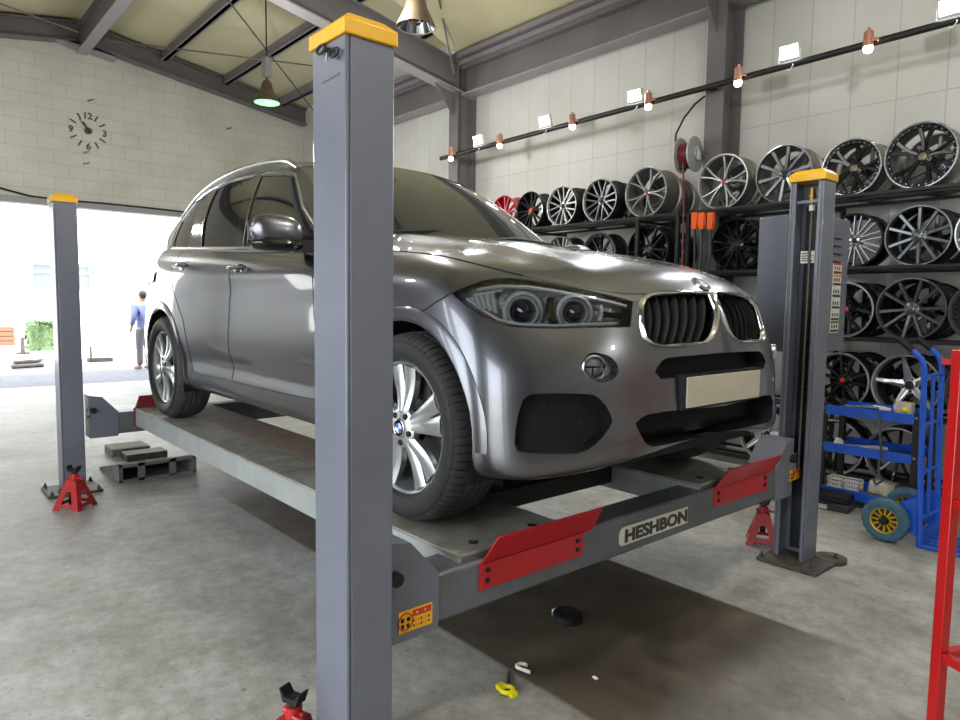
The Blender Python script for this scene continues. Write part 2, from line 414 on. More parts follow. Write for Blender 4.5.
# portal frames: column + haunched rafter
for xc in (-7.62, -3.62, .6):
    b = MB()
    ibeam(b, (xc, 6.05, 0), (xc, 6.05, 4.86), (0, 1, 0), .33, .19, 'steel_frame', tf=.02)
    # haunched rafter with tapering depth
    for s0, s1, m in ((-.008, .008, 'steel_frame'),):
        P = [(xc, 6.38, 4.30), (xc, 5.1, 4.52), (xc, RY, 5.02), (xc, RY, 5.36), (xc, 4.7, 5.02), (xc, 6.38, 4.66)]
        b.prism([(xc-.008, y, z) for _, y, z in P], (.016, 0, 0), m)
    for (ya, za, yb, zb, mm) in ((6.38, 4.29, 5.1, 4.51, 'steel_frame_light'), (5.1, 4.51, RY, 5.01, 'steel_frame_light'), (6.38, 4.65, 4.7, 5.01, 'steel_frame'), (4.7, 5.01, RY, 5.35, 'steel_frame')):
        b.hexa([(xc-.1, yb, zb), (xc+.1, yb, zb), (xc+.1, ya, za), (xc-.1, ya, za)], [(xc-.1, yb, zb+.02), (xc+.1, yb, zb+.02), (xc+.1, ya, za+.02), (xc-.1, ya, za+.02)], mm)
    # left half of the frame
    for (ya, za, yb, zb, mm) in ((YL, 4.3, RY, 5.01, 'steel_frame_light'), (YL, 4.65, RY, 5.35, 'steel_frame')):
        b.hexa([(xc-.1, ya, za), (xc+.1, ya, za), (xc+.1, yb, zb), (xc-.1, yb, zb)], [(xc-.1, ya, za+.02), (xc+.1, ya, za+.02), (xc+.1, yb, zb+.02), (xc-.1, yb, zb+.02)], mm)
    b.prism([(xc-.008, YL, 4.3), (xc-.008, RY, 5.02), (xc-.008, RY, 5.36), (xc-.008, YL, 4.66)], (.016, 0, 0), 'steel_frame')
    ibeam(b, (xc, YL+.33, 0), (xc, YL+.33, 4.86), (0, -1, 0), .33, .19, 'steel_frame', tf=.02)
    # knee gusset
    b.prism([(xc-.006, 6.05, 4.32), (xc-.006, 5.72, 4.40), (xc-.006, 6.04, 4.02)], (.012, 0, 0), 'steel_frame')
    trim(b)
# eaves beams along the right wall, with two thin purlins stacked above
for x0, x1 in ((-11.0, -7.72), (-7.52, -3.72), (-3.52, .5), (.7, XF)):
    b = MB(); ibeam(b, (x0, 6.2, 4.29), (x1, 6.2, 4.29), (0, 0, 1), .36, .2, 'steel_frame', mf='steel_frame_light')
    b.box(x0, x1, 6.06, 6.12, 4.68, 4.74, 'purlin'); b.box(x0, x1, 6.02, 6.10, 4.77, 4.83, 'purlin'); b.box(x0, x1, 6.1, 6.38, 4.65, 4.86, 'steel_frame')
    trim(b)
# purlins
for y in (3.75, 4.80, 5.86, 1.25, .2, -.85):
    b = MB(); z = roof_z(y)-.16; b.box(XB+.2, NX+.1 if y > 4.75 else XF, y-.03, y+.03, z, z+.16, 'purlin'); b.box(XB+.2, NX+.1 if y > 4.75 else XF, y-.06, y+.06, z, z+.012, 'purlin'); trim(b)
# thin bracing rods of the far bay
b = MB()
for pa, pb in (((228, 0), (330, 132)), ((105, 40), (330, 68)), ((-10, 0), (78, 32))):
    b.tube([at(pa[0], pa[1], Z=5.05), at(pb[0], pb[1], Z=5.05)], .011, 'wire_grey', 6)
b.tube([at(436, -14, Z=4.75), at(441, 10, X=-7.3), at(454, 74, X=-7.45)], .011, 'wire_grey', 6)
trim(b)

# ------------------------------------------------------------------ outside
struct(MB().box(-17.6, XB, -30, 40, -.14, -.012, 'asphalt').build('floor_road'))
struct(MB().box(-60, -17.6, -60, 80, -.14, -.008, 'yard').build('floor_yard'))
struct(MB().box(XB, 30, -60, YL-6, -.14, -.012, 'yard').build('floor_forecourt'))
struct(MB().box(XF+3, 30, YL-6, 60, -.14, -.012, 'yard').build('floor_apron'))
struct(MB().box(-17.7, -17.55, -30, 40, -.1, .05, 'kerb').build('trim_60'))
# ------------------------------------------------------------------ four-post lift
XC0, XC1 = -1.7694, -1.5875          # front columns along X
YN0, YN1, YF0, YF1 = .9086, 1.0575, 3.7642, 3.913
HCOL = 2.1056; LB = 4.0851           # column height, spacing front to back
ZR, ZRB = .595, .465                 # runway top and bottom
lift = thing('four_post_car_lift', 'grey four-post car lift with yellow column caps and red wheel stops carrying the grey car', 'car lift', (-3.6, 2.41, 0))
LM = Matrix.Translation((3.6, -2.41, 0))
def lp(mb, name, parent=lift, **k):
    """a part of the lift given in world coordinates"""
    return mb.moved(LM).build(name, parent, **k)
def column(x0, x1, y0, y1, slot, rot_disc=False):
    """C-profile column, slot = +1 open to +Y, -1 open to -Y"""
    t = .012; fl = .034; b = MB()
    yo, yi = (y0, y1) if slot > 0 else (y1, y0)      # back and open side
    def bx(xa, xb, ya, yb): b.box(min(xa, xb), max(xa, xb), min(ya, yb), max(ya, yb), .02, HCOL, 'lift_paint')
    bx(x0, x1, yo, yo+slot*t); bx(x0, x0+t, yo+slot*t, yi); bx(x1-t, x1, yo+slot*t, yi)
    bx(x0+t, x0+fl, yi-slot*t, yi); bx(x1-fl, x1-t, yi-slot*t, yi)
    col = lp(b, 'column', bevel=.005)
    c = MB(); e = .007
    a = [(x0-e, y0-e), (x1+e, y0-e), (x1+e, y1+e), (x0-e, y1+e)]; k = .028
    i = [(x0-e+k, y0-e+k), (x1+e-k, y0-e+k), (x1+e-k, y1+e-k), (x0-e+k, y1+e-k)]
    A = [(x, y, HCOL) for x, y in a]; B = [(x, y, HCOL+.038) for x, y in a]; C = [(x, y, HCOL+.062) for x, y in i]
    c.add(A+B+C, [(3, 2, 1, 0)]+[(n, (n+1) % 4, (n+1) % 4+4, n+4) for n in range(4)]+[(n+4, (n+1) % 4+4, (n+1) % 4+8, n+8) for n in range(4)]+[(8, 9, 10, 11)], 'yellow')
    lp(c, 'column_cap', col, bevel=.003)
    # inside: lifting cable with its nut, a cross bar and the safety ladder
    r = MB(); xm = (x0+x1)/2; ym = (y0+y1)/2+slot*.03
    r.cyl((xm+.012, ym, .5), (xm+.012, ym, HCOL-.04), .008, 'wire_grey', 8)
    r.cyl((xm+.012, ym, HCOL-.12), (xm+.012, ym, HCOL-.035), .014, 'brass', 6); r.cyl((xm+.012, ym, HCOL-.085), (xm+.012, ym, HCOL-.07), .02, 'brass', 6)
    r.cyl((xm+.012, ym, HCOL-.155), (xm+.012, ym, HCOL-.125), .016, 'bone_white', 6)
    lp(r, 'lifting_cable', col)
    r = MB(); r.box(x0+.012, x1-.012, yi-slot*.03-.012, yi-slot*.03+.012, HCOL-.115, HCOL-.1, 'lift_paint')
    lp(r, 'cross_bar', col)
    r = MB(); r.box(x0+.04, x1-.04, yo+slot*.02, yo+slot*.026, .05, HCOL-.12, 'black_steel')
    for n in range(16): r.box(x0+.055, x1-.055, yo+slot*.026, yo+slot*.04, .2+n*.105, .25+n*.105, 'black_steel')
    lp(r, 'safety_ladder', col)
    # base plate with anchor bolts
    p = MB(); p.box(x0-.04, x1+.11, y0-.11, y1+.09, 0, .02, 'plate_steel'); pl = lp(p, 'base_plate', col, bevel=.004)
    for bx_, by_ in ((x0-.02, y0-.085), (x1+.08, y0-.085), (x0-.02, y1+.065), (x1+.08, y1+.065), (x1+.05, y0-.03)):
        q = MB(); q.cyl((bx_, by_, .02), (bx_, by_, .034), .014, 'plate_steel', 6); q.cyl((bx_, by_, .034), (bx_, by_, .05), .007, 'plate_steel', 8)
        lp(q, 'anchor_bolt', col)
    return col
near = column(XC0, XC1, YN0, YN1, 1)
far = column(XC0, XC1, YF0, YF1, -1)
column(XC0-LB, XC1-LB, YN0, YN1, 1)
column(XC0-LB, XC1-LB, YF0, YF1, -1)
# round shim plate beside the far front base
lp(MB().cyl((XC1+.055, YF1+.06, 0), (XC1+.055, YF1+.06, .024), .085, 'plate_steel', 28), 'shim_disc', far)
# manufacturer's label inside the far column
b = MB(); b.box(XC0+.055, XC0+.13, YF0+.045, YF0+.047, 1.67, 1.735, 'sticker_white')
for n in range(4): b.box(XC0+.06, XC0+.06+.06-.012*(n % 2), YF0+.044, YF0+.0452, 1.68+n*.013, 1.686+n*.013, 'sticker_dark')
lp(b, 'maker_label', far)
# weld scar and ring clips on the near column
b = MB(); p0 = at(314, 53, Y=YN0-.006)
for q0 in (at(321, 49.5, Y=YN0-.012), at(334, 52.5, Y=YN0-.012)):
    b.tube([q0+Vector((math.cos(a)*.022, 0, math.sin(a)*.010)) for a in [2*PI*k/20 for k in range(20)]], .004, 'cable', 6, closed=True)
b.cyl(at(327, 50, Y=YN0), at(327, 50, Y=YN0-.02), .007, 'cable', 8); b.cyl(at(327, 52, Y=YN0-.004), at(326, 61, Y=YN0-.004), .002, 'bone_white', 6)
lp(b, 'cable_clip', near)
b = MB(); b.tube([at(322, 83, Y=YN0), at(330, 79, Y=YN0), at(340, 73, Y=YN0)], .003, 'lift_paint', 6); lp(b, 'weld_bead', near)

# crossbeams
def crossbeam(xf, sgn):
    """xf: outer face, sgn: +1 the beam lies towards -X of it"""
    x0, x1 = sorted((xf, xf-sgn*.15)); b = MB()
    b.box(x0, x1, YN1+.05, YF0-.05, .405, .568, 'lift_beam'); bm_ = lp(b, 'crossbeam', bevel=.012)
    for yc, d in ((YN1+.03, 1), (YF0-.03, -1)):
        e = MB(); xs = xf+sgn*.006
        P = [(yc, .39), (yc+d*.185, .39), (yc+d*.195, .41), (yc+d*.195, .575), (yc+d*.085, .695), (yc, .71)]
        e.prism([(xs, y, z) for y, z in P], (-sgn*.162, 0, 0), 'lift_paint')
        ep = lp(e, 'end_bracket', bm_, bevel=.002)
        k = MB(); yk = yc-d*.012
        k.cyl((xf+sgn*.006, yk+d*.035, .60), (xf+sgn*.03, yk+d*.035, .60), .022, 'black_steel', 14)
        k.box(*sorted((xf+sgn*.006, xf+sgn*.02)), yk-.008, yk+.008, .535, .63, 'satin_chrome'); 
        for zz in (.56, .60): k.cyl((xf+sgn*.015, yk, zz), (xf+sgn*.022, yk, zz), .006, 'black', 8)
        lp(k, 'guide_roller', bm_)
    return bm_
XBF = -1.669
beam = crossbeam(XBF, 1)
rear_beam = crossbeam(-5.65, 1)
# name plate
pw = MB(); y0, y1, z0, z1 = 2.205, 2.70, .446, .522; xs = XBF+.001
pts = [(y0+.02, z0), (y1, z0), (y1, z1), (y0+.03, z1)] + [(y0+.03-.03*math.sin(a), z1-.03+.03*math.cos(a)) for a in (PI/6, PI/3, PI/2)] + [(y0+.02-.02*math.cos(a), z0+.02-.02*math.sin(a)) for a in (PI/6, PI/3)]
pw.prism([(xs, y, z) for y, z in pts], (.004, 0, 0), 'sticker_white'); npl = lp(pw, 'name_plate', beam)
tx = text_mb('HESHBON', .072, .0015, 'sticker_dark', frame_M((xs+.0055, y0+.03, z0+.013), (0, 1, 0), (0, 0, 1)) @ Matrix.Diagonal((1.40, 1, 1, 1)), bold=.0028)
lp(tx, 'name_lettering', beam)
# hazard stickers on the end brackets
def hazard(y0, y1, z0, z1):
    s = MB(); x = XBF+.0065; s.box(x, x+.001, y0, y1, z0, z1, 'sticker_yellow'); W = y1-y0; H = z1-z0; x += .001
    s.box(x, x+.0008, y0+W*.4, y1-W*.04, z0+H*.62, z1-H*.08, 'sticker_red')
    s.box(x+.0008, x+.0012, y0+W*.52, y0+W*.56, z0+H*.72, z0+H*.82, 'bone_white'); s.box(x+.0008, x+.0012, y0+W*.76, y0+W*.80, z0+H*.72, z0+H*.82, 'bone_white')
    c = Vector((x+.0005, y0+W*.2, z0+H*.5)); R = H*.38
    s.tube([c+Vector((0, math.cos(a)*R, math.sin(a)*R)) for a in [2*PI*k/24 for k in range(24)]], .0022, 'sticker_red', 5, closed=True)
    for dy in (-.012, .010):
        s.tube([c+Vector((0, dy, .012)), c+Vector((0, dy, .002))], .006, 'black', 8); s.tube([c+Vector((0, dy*.9, -.008)), c+Vector((0, dy*.9, -.018))], .005, 'black', 8)
    for r_ in range(2):
        for k in range(7):
            yy_ = y0+W*(.42+.075*k); s.box(x, x+.0006, yy_, yy_+W*.045, z0+H*(.14+.22*r_), z0+H*(.26+.22*r_), 'sticker_orange' if k % 3 else 'sticker_dark')
    return s
lp(hazard(1.128, 1.255, .418, .487), 'hazard_sticker', beam)
lp(hazard(3.70, 3.83, .475, .535), 'hazard_sticker', beam)
# red wheel stops on the front beam, red runway-end stops at the back
def stop(y0, y1, xf, sgn, zb, hi):
    s = MB(); t = .006
    s.box(*sorted((xf, xf+sgn*t)), y0, y1, zb, zb+.096, 'red')
    a = [(xf+sgn*t, y0+.012, zb+.092), (xf+sgn*t, y1+.055, zb+.092), (xf+sgn*.05, y1+.06, zb+hi), (xf+sgn*.05, y0+.045, zb+hi)]
    s.prism(a, (-sgn*t, 0, .003), 'red')
    s.box(*sorted((xf-sgn*.03, xf+sgn*t)), y0+.012, y1+.05, zb+.088, zb+.094, 'red')
    o = lp(s, 'wheel_stop', lift, bevel=.0015)
    for yy_ in (y0+.035, y1-.035):
        for zz in (zb+.03, zb+.066): lp(MB().cyl((xf+sgn*t, yy_, zz), (xf+sgn*(t+.006), yy_, zz), .010, 'black_steel', 6), 'fixing_screw', o)
    return o
stop(1.452, 1.978, XBF, 1, .466, .186)
stop(2.925, 3.452, XBF, 1, .474, .182)
# runways
def runway(y0, y1, worn):
    x0, x1 = -5.60, -1.692; b = MB()
    b.box(x0, x1, y0, y1, ZR-.012, ZR, 'lift_deck'); dk = lp(b, 'runway', bevel=.003)
    s = MB()
    for ya, yb in ((y0+.001, y0+.012), (y1-.012, y1-.001)): s.box(x0+.002, x1-.002, ya, yb, ZRB, ZR-.012, 'channel_grey')
    s.box(x0+.002, x0+.012, y0+.012, y1-.012, ZRB, ZR-.012, 'lift_beam'); s.box(x1-.012, x1-.002, y0+.012, y1-.012, ZRB, ZR-.012, 'lift_beam')
    s.box(x0+.01, x1-.01, y0+.1, y0+.16, ZRB, ZR-.014, 'lift_beam')
    s.box(x0-.06, x0+.004, y0+.03, y1-.03, .48, .566, 'lift_beam')
    lp(s, 'side_channel', dk)
    if not worn: lp(MB().box(x0+.25, x1-.9, y0+.24, y1-.01, ZR, ZR+.0008, 'rust_wear'), 'worn_strip', dk)
    h = MB(); h.cyl((x1-.07, y0+.12, ZR-.001), (x1-.07, y0+.12, ZR+.003), .018, 'black_steel', 16); h.cyl((x1-.07, y0+.12, ZR+.003), (x1-.07, y0+.12, ZR+.006), .010, 'plate_steel', 6)
    lp(h, 'deck_bolt', dk); h = MB(); h.cyl((x1-.07, y1-.12, ZR-.001), (x1-.07, y1-.12, ZR+.003), .018, 'black_steel', 16); lp(h, 'deck_bolt', dk)
    r = MB(); r.box(x0-.012, x0+.006, y0-.01, y1-.02, ZR-.13, ZR+.004, 'red')
    r.hexa([(x0-.02, y0, ZR), (x0+.006, y0, ZR), (x0+.006, y1-.05, ZR), (x0-.02, y1-.05, ZR)], [(x0-.06, y0+.045, ZR+.088), (x0-.05, y0+.045, ZR+.088), (x0-.05, y1-.1, ZR+.088), (x0-.06, y1-.1, ZR+.088)], 'red')
    r.mats = ['red_dark']; lp(r, 'rear_stop', lift)
    return dk
runway(1.3864, 1.918, 0)
runway(2.835, 3.37, 1)
# jack beam rail between the runways
b = MB(); b.box(-2.70, -2.20, 1.925, 2.83, .50, .585, 'black_steel'); b.box(-2.5, -2.25, 2.1, 2.65, .585, .64, 'black_plastic'); b.box(-2.45, -2.3, 1.95, 2.8, .46, .50, 'black_steel'); lp(b, 'jack_beam')
# power unit cabinet on the far column
b = MB(); b.box(-2.02, -1.70, YF1+.012, 4.42, 1.17, 1.955, 'lift_paint'); cab = lp(b, 'power_unit_cabinet', bevel=.006)
for n in range(4): lp(MB().box(-1.701, -1.694, 4.20, 4.30, 1.83-n*.045, 1.838-n*.045, 'black'), 'vent_slot', cab)
lp(MB().box(-1.845, -1.84, YF1+.0105, YF1+.0125, 1.18, 1.95, 'black'), 'door_seam', cab)
s = MB(); s.box(-1.701, -1.698, 4.205, 4.325, 1.28, 1.70, 'sticker_white')
cols = ['sticker_red', 'sticker_orange', 'sticker_white', 'sticker_white', 'sticker_white', 'sticker_green']
for n in range(6):
    z1 = 1.695-n*.069; s.box(-1.699, -1.6965, 4.21, 4.32, z1-.014, z1, cols[n]); s.box(-1.699, -1.6965, 4.212, 4.318, z1-.064, z1-.05, 'sticker_dark')
    for k in range(3): s.box(-1.699, -1.6965, 4.22+.033*k, 4.236+.033*k, z1-.042, z1-.022, 'sticker_dark')
lp(s, 'instruction_sticker', cab)
# ------------------------------------------------------------------ the car (local: x forward from the front axle, y to the car's left, z from the runway)
CARX, CARY, CARZ = -2.108, 2.38, ZR
car = thing('suv', 'metallic grey five-door SUV standing on the four-post lift', 'car', (CARX, CARY, CARZ))
CC = CO - Vector((CARX, CARY, CARZ))          # camera seen from the car
def bspline(P, n, axis):
    """uniform cubic B-spline through control array P along axis with n samples per span, ends clamped by reflection"""
    P = np.moveaxis(np.array(P, float), axis, 0)
    P = np.concatenate([[2*P[0]-P[1]], P, [2*P[-1]-P[-2]]])
    out = []
    S = len(P)-3
    for i in range(S):
        for k in range(n + (1 if i == S-1 else 0)):
            t = k/n
            b = [(1-t)**3/6, (3*t**3-6*t*t+4)/6, (-3*t**3+3*t*t+3*t+1)/6, t**3/6]
            out.append(sum(b[j]*P[i+j] for j in range(4)))
    return np.moveaxis(np.array(out), 0, axis)
def curve(P, n=6): return bspline(np.array(P, float), n, 0)

# stations from the nose centre round the right side to the tail centre: (x, s) at lip, waist and lamp height, (x, s, z) at the top edge, z of the lip
ST = [
 # lip            waist           lamp            top                    zlip
 ((.784, .00), (.766, .00), (.742, .00), (.698, .00, .885), .335),
 ((.782, .20), (.764, .20), (.734, .20), (.694, .20, .887), .332),
 ((.760, .42), (.742, .42), (.682, .42), (.634, .42, .868), .304),
 ((.695, .60), (.697, .58), (.640, .56), (.572, .56, .888), .266),
 ((.610, .765), (.612, .728), (.520, .705), (.405, .715, .925), .255),
 ((.525, .890), (.522, .870), (.385, .840), (.170, .785, .985), .245),
 ((.420, .938), (.412, .945), (.255, .920), (.020, .790, 1.013), .245),
 ((.200, .935), (.200, .945), (.080, .935), (-.160, .785, 1.030), .225),
 ((.000, .930), (.000, .950), (-.060, .945), (-.330, .780, 1.048), .225),
 ((-.250, .920), (-.250, .950), (-.280, .945), (-.520, .785, 1.062), .225),
 ((-.520, .905), (-.520, .945), (-.540, .942), (-.740, .815, 1.066), .235),
 ((-.950, .900), (-.950, .940), (-.950, .938), (-.980, .868, 1.062), .240),
 ((-1.40, .900), (-1.40, .938), (-1.40, .936), (-1.40, .872, 1.084), .240),
 ((-1.90, .900), (-1.90, .940), (-1.90, .938), (-1.90, .874, 1.112), .240),
 ((-2.35, .905), (-2.35, .950), (-2.35, .945), (-2.35, .870, 1.140), .240),
 ((-2.65, .920), (-2.65, .962), (-2.65, .955), (-2.65, .862, 1.160), .235),
 ((-2.933, .930), (-2.933, .965), (-2.933, .955), (-2.933, .85, 1.178), .235),
 ((-3.20, .925), (-3.20, .955), (-3.20, .940), (-3.20, .825, 1.190), .240),
 ((-3.45, .900), (-3.45, .925), (-3.44, .905), (-3.44, .79, 1.195), .250),
 ((-3.68, .850), (-3.70, .865), (-3.66, .835), (-3.62, .74, 1.195), .260),
 ((-3.85, .720), (-3.88, .720), (-3.83, .69), (-3.78, .64, 1.195), .280),
 ((-3.93, .400), (-3.97, .400), (-3.92, .40), (-3.86, .38, 1.195), .300),
 ((-3.95, .000), (-3.99, .000), (-3.94, .00), (-3.88, .00, 1.195), .310)]
NS = len(ST)
def lerp(a, b, t): return tuple(a[i]+(b[i]-a[i])*t for i in range(len(a)))
grid = []
for j, (lip, wai, lam, top, zl) in enumerate(ST):
    front = j < 6
    side = min(1, max(0, (j-4)/3))
    col = []
    col.append((lip[0]-(.16 if j < 4 or j > 19 else .05), lip[1]*.90-(.03 if 4 <= j <= 19 else 0), zl-.012))
    col.append((lip[0]-(.004 if j < 5 else 0), lip[1]-(.015 if 5 <= j <= 19 else 0), zl+.0))
    p = lerp(lip, wai, .35); col.append((p[0]+(.012 if j < 5 else 0), p[1]+(.004 if j > 5 else 0), zl+.07+(.02 if j < 4 else 0)))
    p = lerp(lip, wai, .8); col.append((p[0], p[1]-(.012 if 7 < j < 17 else 0), .46))
    col.append((wai[0], wai[1], .585))
    p = lerp(wai, lam, .35); col.append((p[0], p[1], .69))
    col.append((lam[0], lam[1], .78 if j < 5 else .83+.05*side))
    p = lerp(lam, top[:2], .5)
    zz = (lerp((.78 if j < 5 else .83+.05*side,), (top[2],), .62)[0])
    col.append((p[0]+(.015 if j < 4 else 0), p[1]+(.030 if j > 3 else 0), zz+(.012 if j > 3 else 0)))
    col.append((top[0], top[1], top[2]))
    grid.append(col)
G = np.array(grid)                                  # station, level, (x, s, z)
G = np.transpose(G, (1, 0, 2))                      # level, station
TUB = bspline(bspline(G, 7, 1), 5, 0)
for i in range(TUB.shape[0]):                       # door scoop above the sill and the shoulder crease
    for j in range(TUB.shape[1]):
        x, s_, z = TUB[i, j]; fx = min(1, max(0, (-.45-x)/.35))*min(1, max(0, (x+2.60)/.35))
        if fx > 0 and i > 4: TUB[i, j, 1] += fx*(-.020*math.exp(-((z-.45)/.055)**2) + .006*math.exp(-((z-.965)/.022)**2) - .006*math.exp(-((z-.88)/.05)**2))
TOP = TUB[-1]                                       # dense top edge
def loc3(p): return Vector((p[0], -p[1], p[2]))     # right half
bm = bmesh.new()
rows = [[bm.verts.new(loc3(TUB[i, j])) for j in range(TUB.shape[1])] for i in range(TUB.shape[0])]
for i in range(len(rows)-1):
    for j in range(len(rows[0])-1):
        bm.faces.new((rows[i][j], rows[i][j+1], rows[i+1][j+1], rows[i+1][j]))
bmesh.ops.recalc_face_normals(bm, faces=bm.faces)
if sum((f.normal.y for f in bm.faces)) > 0: bmesh.ops.reverse_faces(bm, faces=bm.faces)
bm.verts.ensure_lookup_table(); bm.faces.ensure_lookup_table()
TREE = BVHTree.FromBMesh(bm)
def hit(x, y, tree=None, off=0.):
    """the photo's pixel on the car body, in car coordinates"""
    d = ray(x, y).normalized(); h = (tree or TREE).ray_cast(CC, d)
    if h[0] is None: return None
    n = h[1] if h[1].dot(d) < 0 else -h[1]
    return h[0]+n*off
def hit_side(x, z, off=0., tree=None):
    h = (tree or TREE).ray_cast(Vector((x, -2, z)), Vector((0, 1, 0)))
    if h[0] is None: return None
    return h[0]+Vector((0, -off, 0))
def P_cam(A):
    D = A - np.array(CC); w = D @ np.array(CF); w[np.abs(w) < 1e-6] = 1e-6
    return np.stack([480+FPX*(D @ np.array(CR))/w, 360-FPX*(D @ np.array(CU))/w], 1)
def P_side(A): return A[:, [0, 2]]
def inside(pt, poly):
    x, y = pt; r = False; n = len(poly)
    for i in range(n):
        x1, y1 = poly[i]; x2, y2 = poly[(i+1) % n]
        if (y1 > y) != (y2 > y) and x < (x2-x1)*(y-y1)/(y2-y1)+x1: r = not r
    return r
def smooth_poly(poly, n=3):
    """rounds an outline a little (corner cutting once)"""
    out = []
    for i in range(len(poly)):
        a, b = poly[i], poly[(i+1) % len(poly)]
        out += [(a[0]*.8+b[0]*.2, a[1]*.8+b[1]*.2), (a[0]*.2+b[0]*.8, a[1]*.2+b[1]*.8)]
    return out
def cut(bmx, poly, mode='cam', keep=lambda c, n: True):
    """cuts an outline into the mesh; returns the faces inside it"""
    P = P_cam if mode == 'cam' else P_side
    poly = [tuple(p) for p in poly]; pa = np.array(poly); mg = 6. if mode == 'cam' else .05
    lo = pa.min(0)-mg*2; hi = pa.max(0)+mg*2
    bmx.faces.ensure_lookup_table()
    def cand(fs, l, h):
        fs = [f for f in fs if f.is_valid]
        if not fs: return []
        c = np.array([f.calc_center_median()[:] for f in fs]); q = P(c)
        ok = (q[:, 0] > l[0]) & (q[:, 0] < h[0]) & (q[:, 1] > l[1]) & (q[:, 1] < h[1])
        return [f for f, o in zip(fs, ok) if o]
    sub = [f for f in cand(bmx.faces, lo, hi) if keep(f.calc_center_median(), f.normal)]
    pool = set(sub)
    for i in range(len(poly)):
        a = np.array(poly[i]); b = np.array(poly[(i+1) % len(poly)])
        if np.linalg.norm(b-a) < 1e-6: continue
        fs = cand(pool, np.minimum(a, b)-mg, np.maximum(a, b)+mg)
        if not fs: continue
        if mode == 'cam':
            ra, rb = ray(*a), ray(*b); no = ra.cross(rb).normalized(); co = CC
        else:
            co = Vector((a[0], 0, a[1])); no = Vector((b[0]-a[0], 0, b[1]-a[1])).cross(Vector((0, 1, 0))).normalized()
        ge = list({v for f in fs for v in f.verts})+list({e for f in fs for e in f.edges})+fs
        r = bmesh.ops.bisect_plane(bmx, geom=ge, dist=1e-6, plane_co=co, plane_no=no)
        pool = {f for f in pool if f.is_valid} | {g for g in r['geom'] if isinstance(g, bmesh.types.BMFace) and g.is_valid}
    fs = [f for f in pool if f.is_valid]
    c = np.array([f.calc_center_median()[:] for f in fs]); q = P(c)
    return [f for f, p in zip(fs, q) if inside(p, poly)]
def take(bmx, faces, delete=True):
    """lifts faces out as an MB (with the boundary loop pairs)"""
    vm = {}; r = MB(); vs = []; fl = []
    for f in faces:
        ids = []
        for v in f.verts:
            if v not in vm: vm[v] = len(vs); vs.append(v.co.copy())
            ids.append(vm[v])
        fl.append(ids)
    cnt = {}
    for ids in fl:
        for a, b in zip(ids, ids[1:]+ids[:1]): cnt[(a, b)] = 1
    bd = [(a, b) for a, b in cnt if (b, a) not in cnt]
    if delete: bmesh.ops.delete(bmx, geom=faces, context='FACES')
    return vs, fl, bd
def sheet(vs, fl, m): return MB().add(vs, fl, m)
def pocket(vs, fl, bd, d, shrink, mw, mf):
    """recess: walls from the outline to the displaced floor, and the floor"""
    c = sum(vs, Vector())/len(vs); d = Vector(d)
    q = [c+(p-c)*shrink+d for p in vs]
    w = MB().add(list(vs)+q, [(a, b, b+len(vs), a+len(vs))[::-1] for a, b in bd], mw)
    return w, MB().add(q, fl, mf), q

front_only = lambda c, n: c.x > .05
INW = Vector((-.85, .5, 0)).normalized()
body_x = MB()                    # further body pieces: recess walls, panel gaps
# --- head lamp
HL = [(451.5, 293.3), (460, 289), (469.4, 285.3), (479, 281.6), (488.3, 279.6), (498, 278.2), (510, 278), (526, 279.4), (542.5, 281.6), (560, 284.6), (577.7, 287.8), (594, 291.4), (610.2, 295.0), (624, 298.6), (633, 301.6),
      (632, 312), (630, 327), (618, 327.4), (600, 327.6), (578, 327.8), (556, 328.3), (532, 328), (510, 326.8), (493.8, 322.8), (482, 317), (472, 310.5), (463, 303.5)]
R = cut(bm, HL, 'cam', front_only)
lens_v, lens_f, lens_b = take(bm, R)
hw, hf, hq = pocket(lens_v, lens_f, lens_b, INW*.075, .97, 'black_plastic', 'lamp_house')
# --- side intake
IN = [(530, 394.3), (548, 393.4), (567.5, 393.4), (583, 393.8), (594, 395), (600, 399), (606, 405.5), (611, 415), (612.5, 422), (609, 429), (603, 437), (596, 444), (587.5, 450), (577.5, 453.6), (560, 454), (542.5, 453.8), (527, 453), (517.5, 451), (514.6, 445), (515.5, 430), (518, 415), (522.8, 400)]
R = cut(bm, IN, 'cam', front_only); v, f, b = take(bm, R)
iw, if_, _ = pocket(v, f, b, INW*.05, .93, 'paint', 'dark_mesh'); side_intake = if_; body_x.join(iw)
# --- fog lamp pocket
fc = (597.5, 367.5)
FG = [(fc[0]+ (13 if math.cos(a) < 0 else 21)*math.cos(a)*1.0+.25*13*math.sin(a), fc[1]+15*math.sin(a)) for a in [2*PI*k/28 for k in range(28)]]
R = cut(bm, FG, 'cam', front_only); v, f, b = take(bm, R)
fw, ff, _ = pocket(v, f, b, INW*.030, .74, 'paint', 'paint'); body_x.join(fw); body_x.join(ff)
# --- centre intakes: their right halves, mirrored afterwards
YC0 = -1e-4
def half(poly_px):
    """outline that runs past the centre plane; only the right half mesh exists"""
    return poly_px
SL = [(654.8, 372), (658, 366), (662.5, 360.2), (668, 357.6), (700, 354.6), (730, 352), (730, 376), (700, 376.2), (675, 377.8), (661, 379.2)]
R = cut(bm, SL, 'cam', lambda c, n: c.x > .5); v, f, b = take(bm, R)
sw, slit, _ = pocket(v, f, [e for e in b if abs(v[e[0]].y)+abs(v[e[1]].y) > 1e-3], Vector((-.07, 0, 0)), 1, 'paint_dark', 'dark_mesh'); body_x.join(sw)
LI = [(635.4, 423.6), (641, 418), (647.5, 414.6), (665, 411.6), (685, 409.4), (705, 407.6), (740, 404.5), (740, 430.5), (712, 435), (682.5, 441), (666, 444.6), (653, 446.8), (646, 443.6), (640, 434)]
R = cut(bm, LI, 'cam', lambda c, n: c.x > .5); v, f, b = take(bm, R)
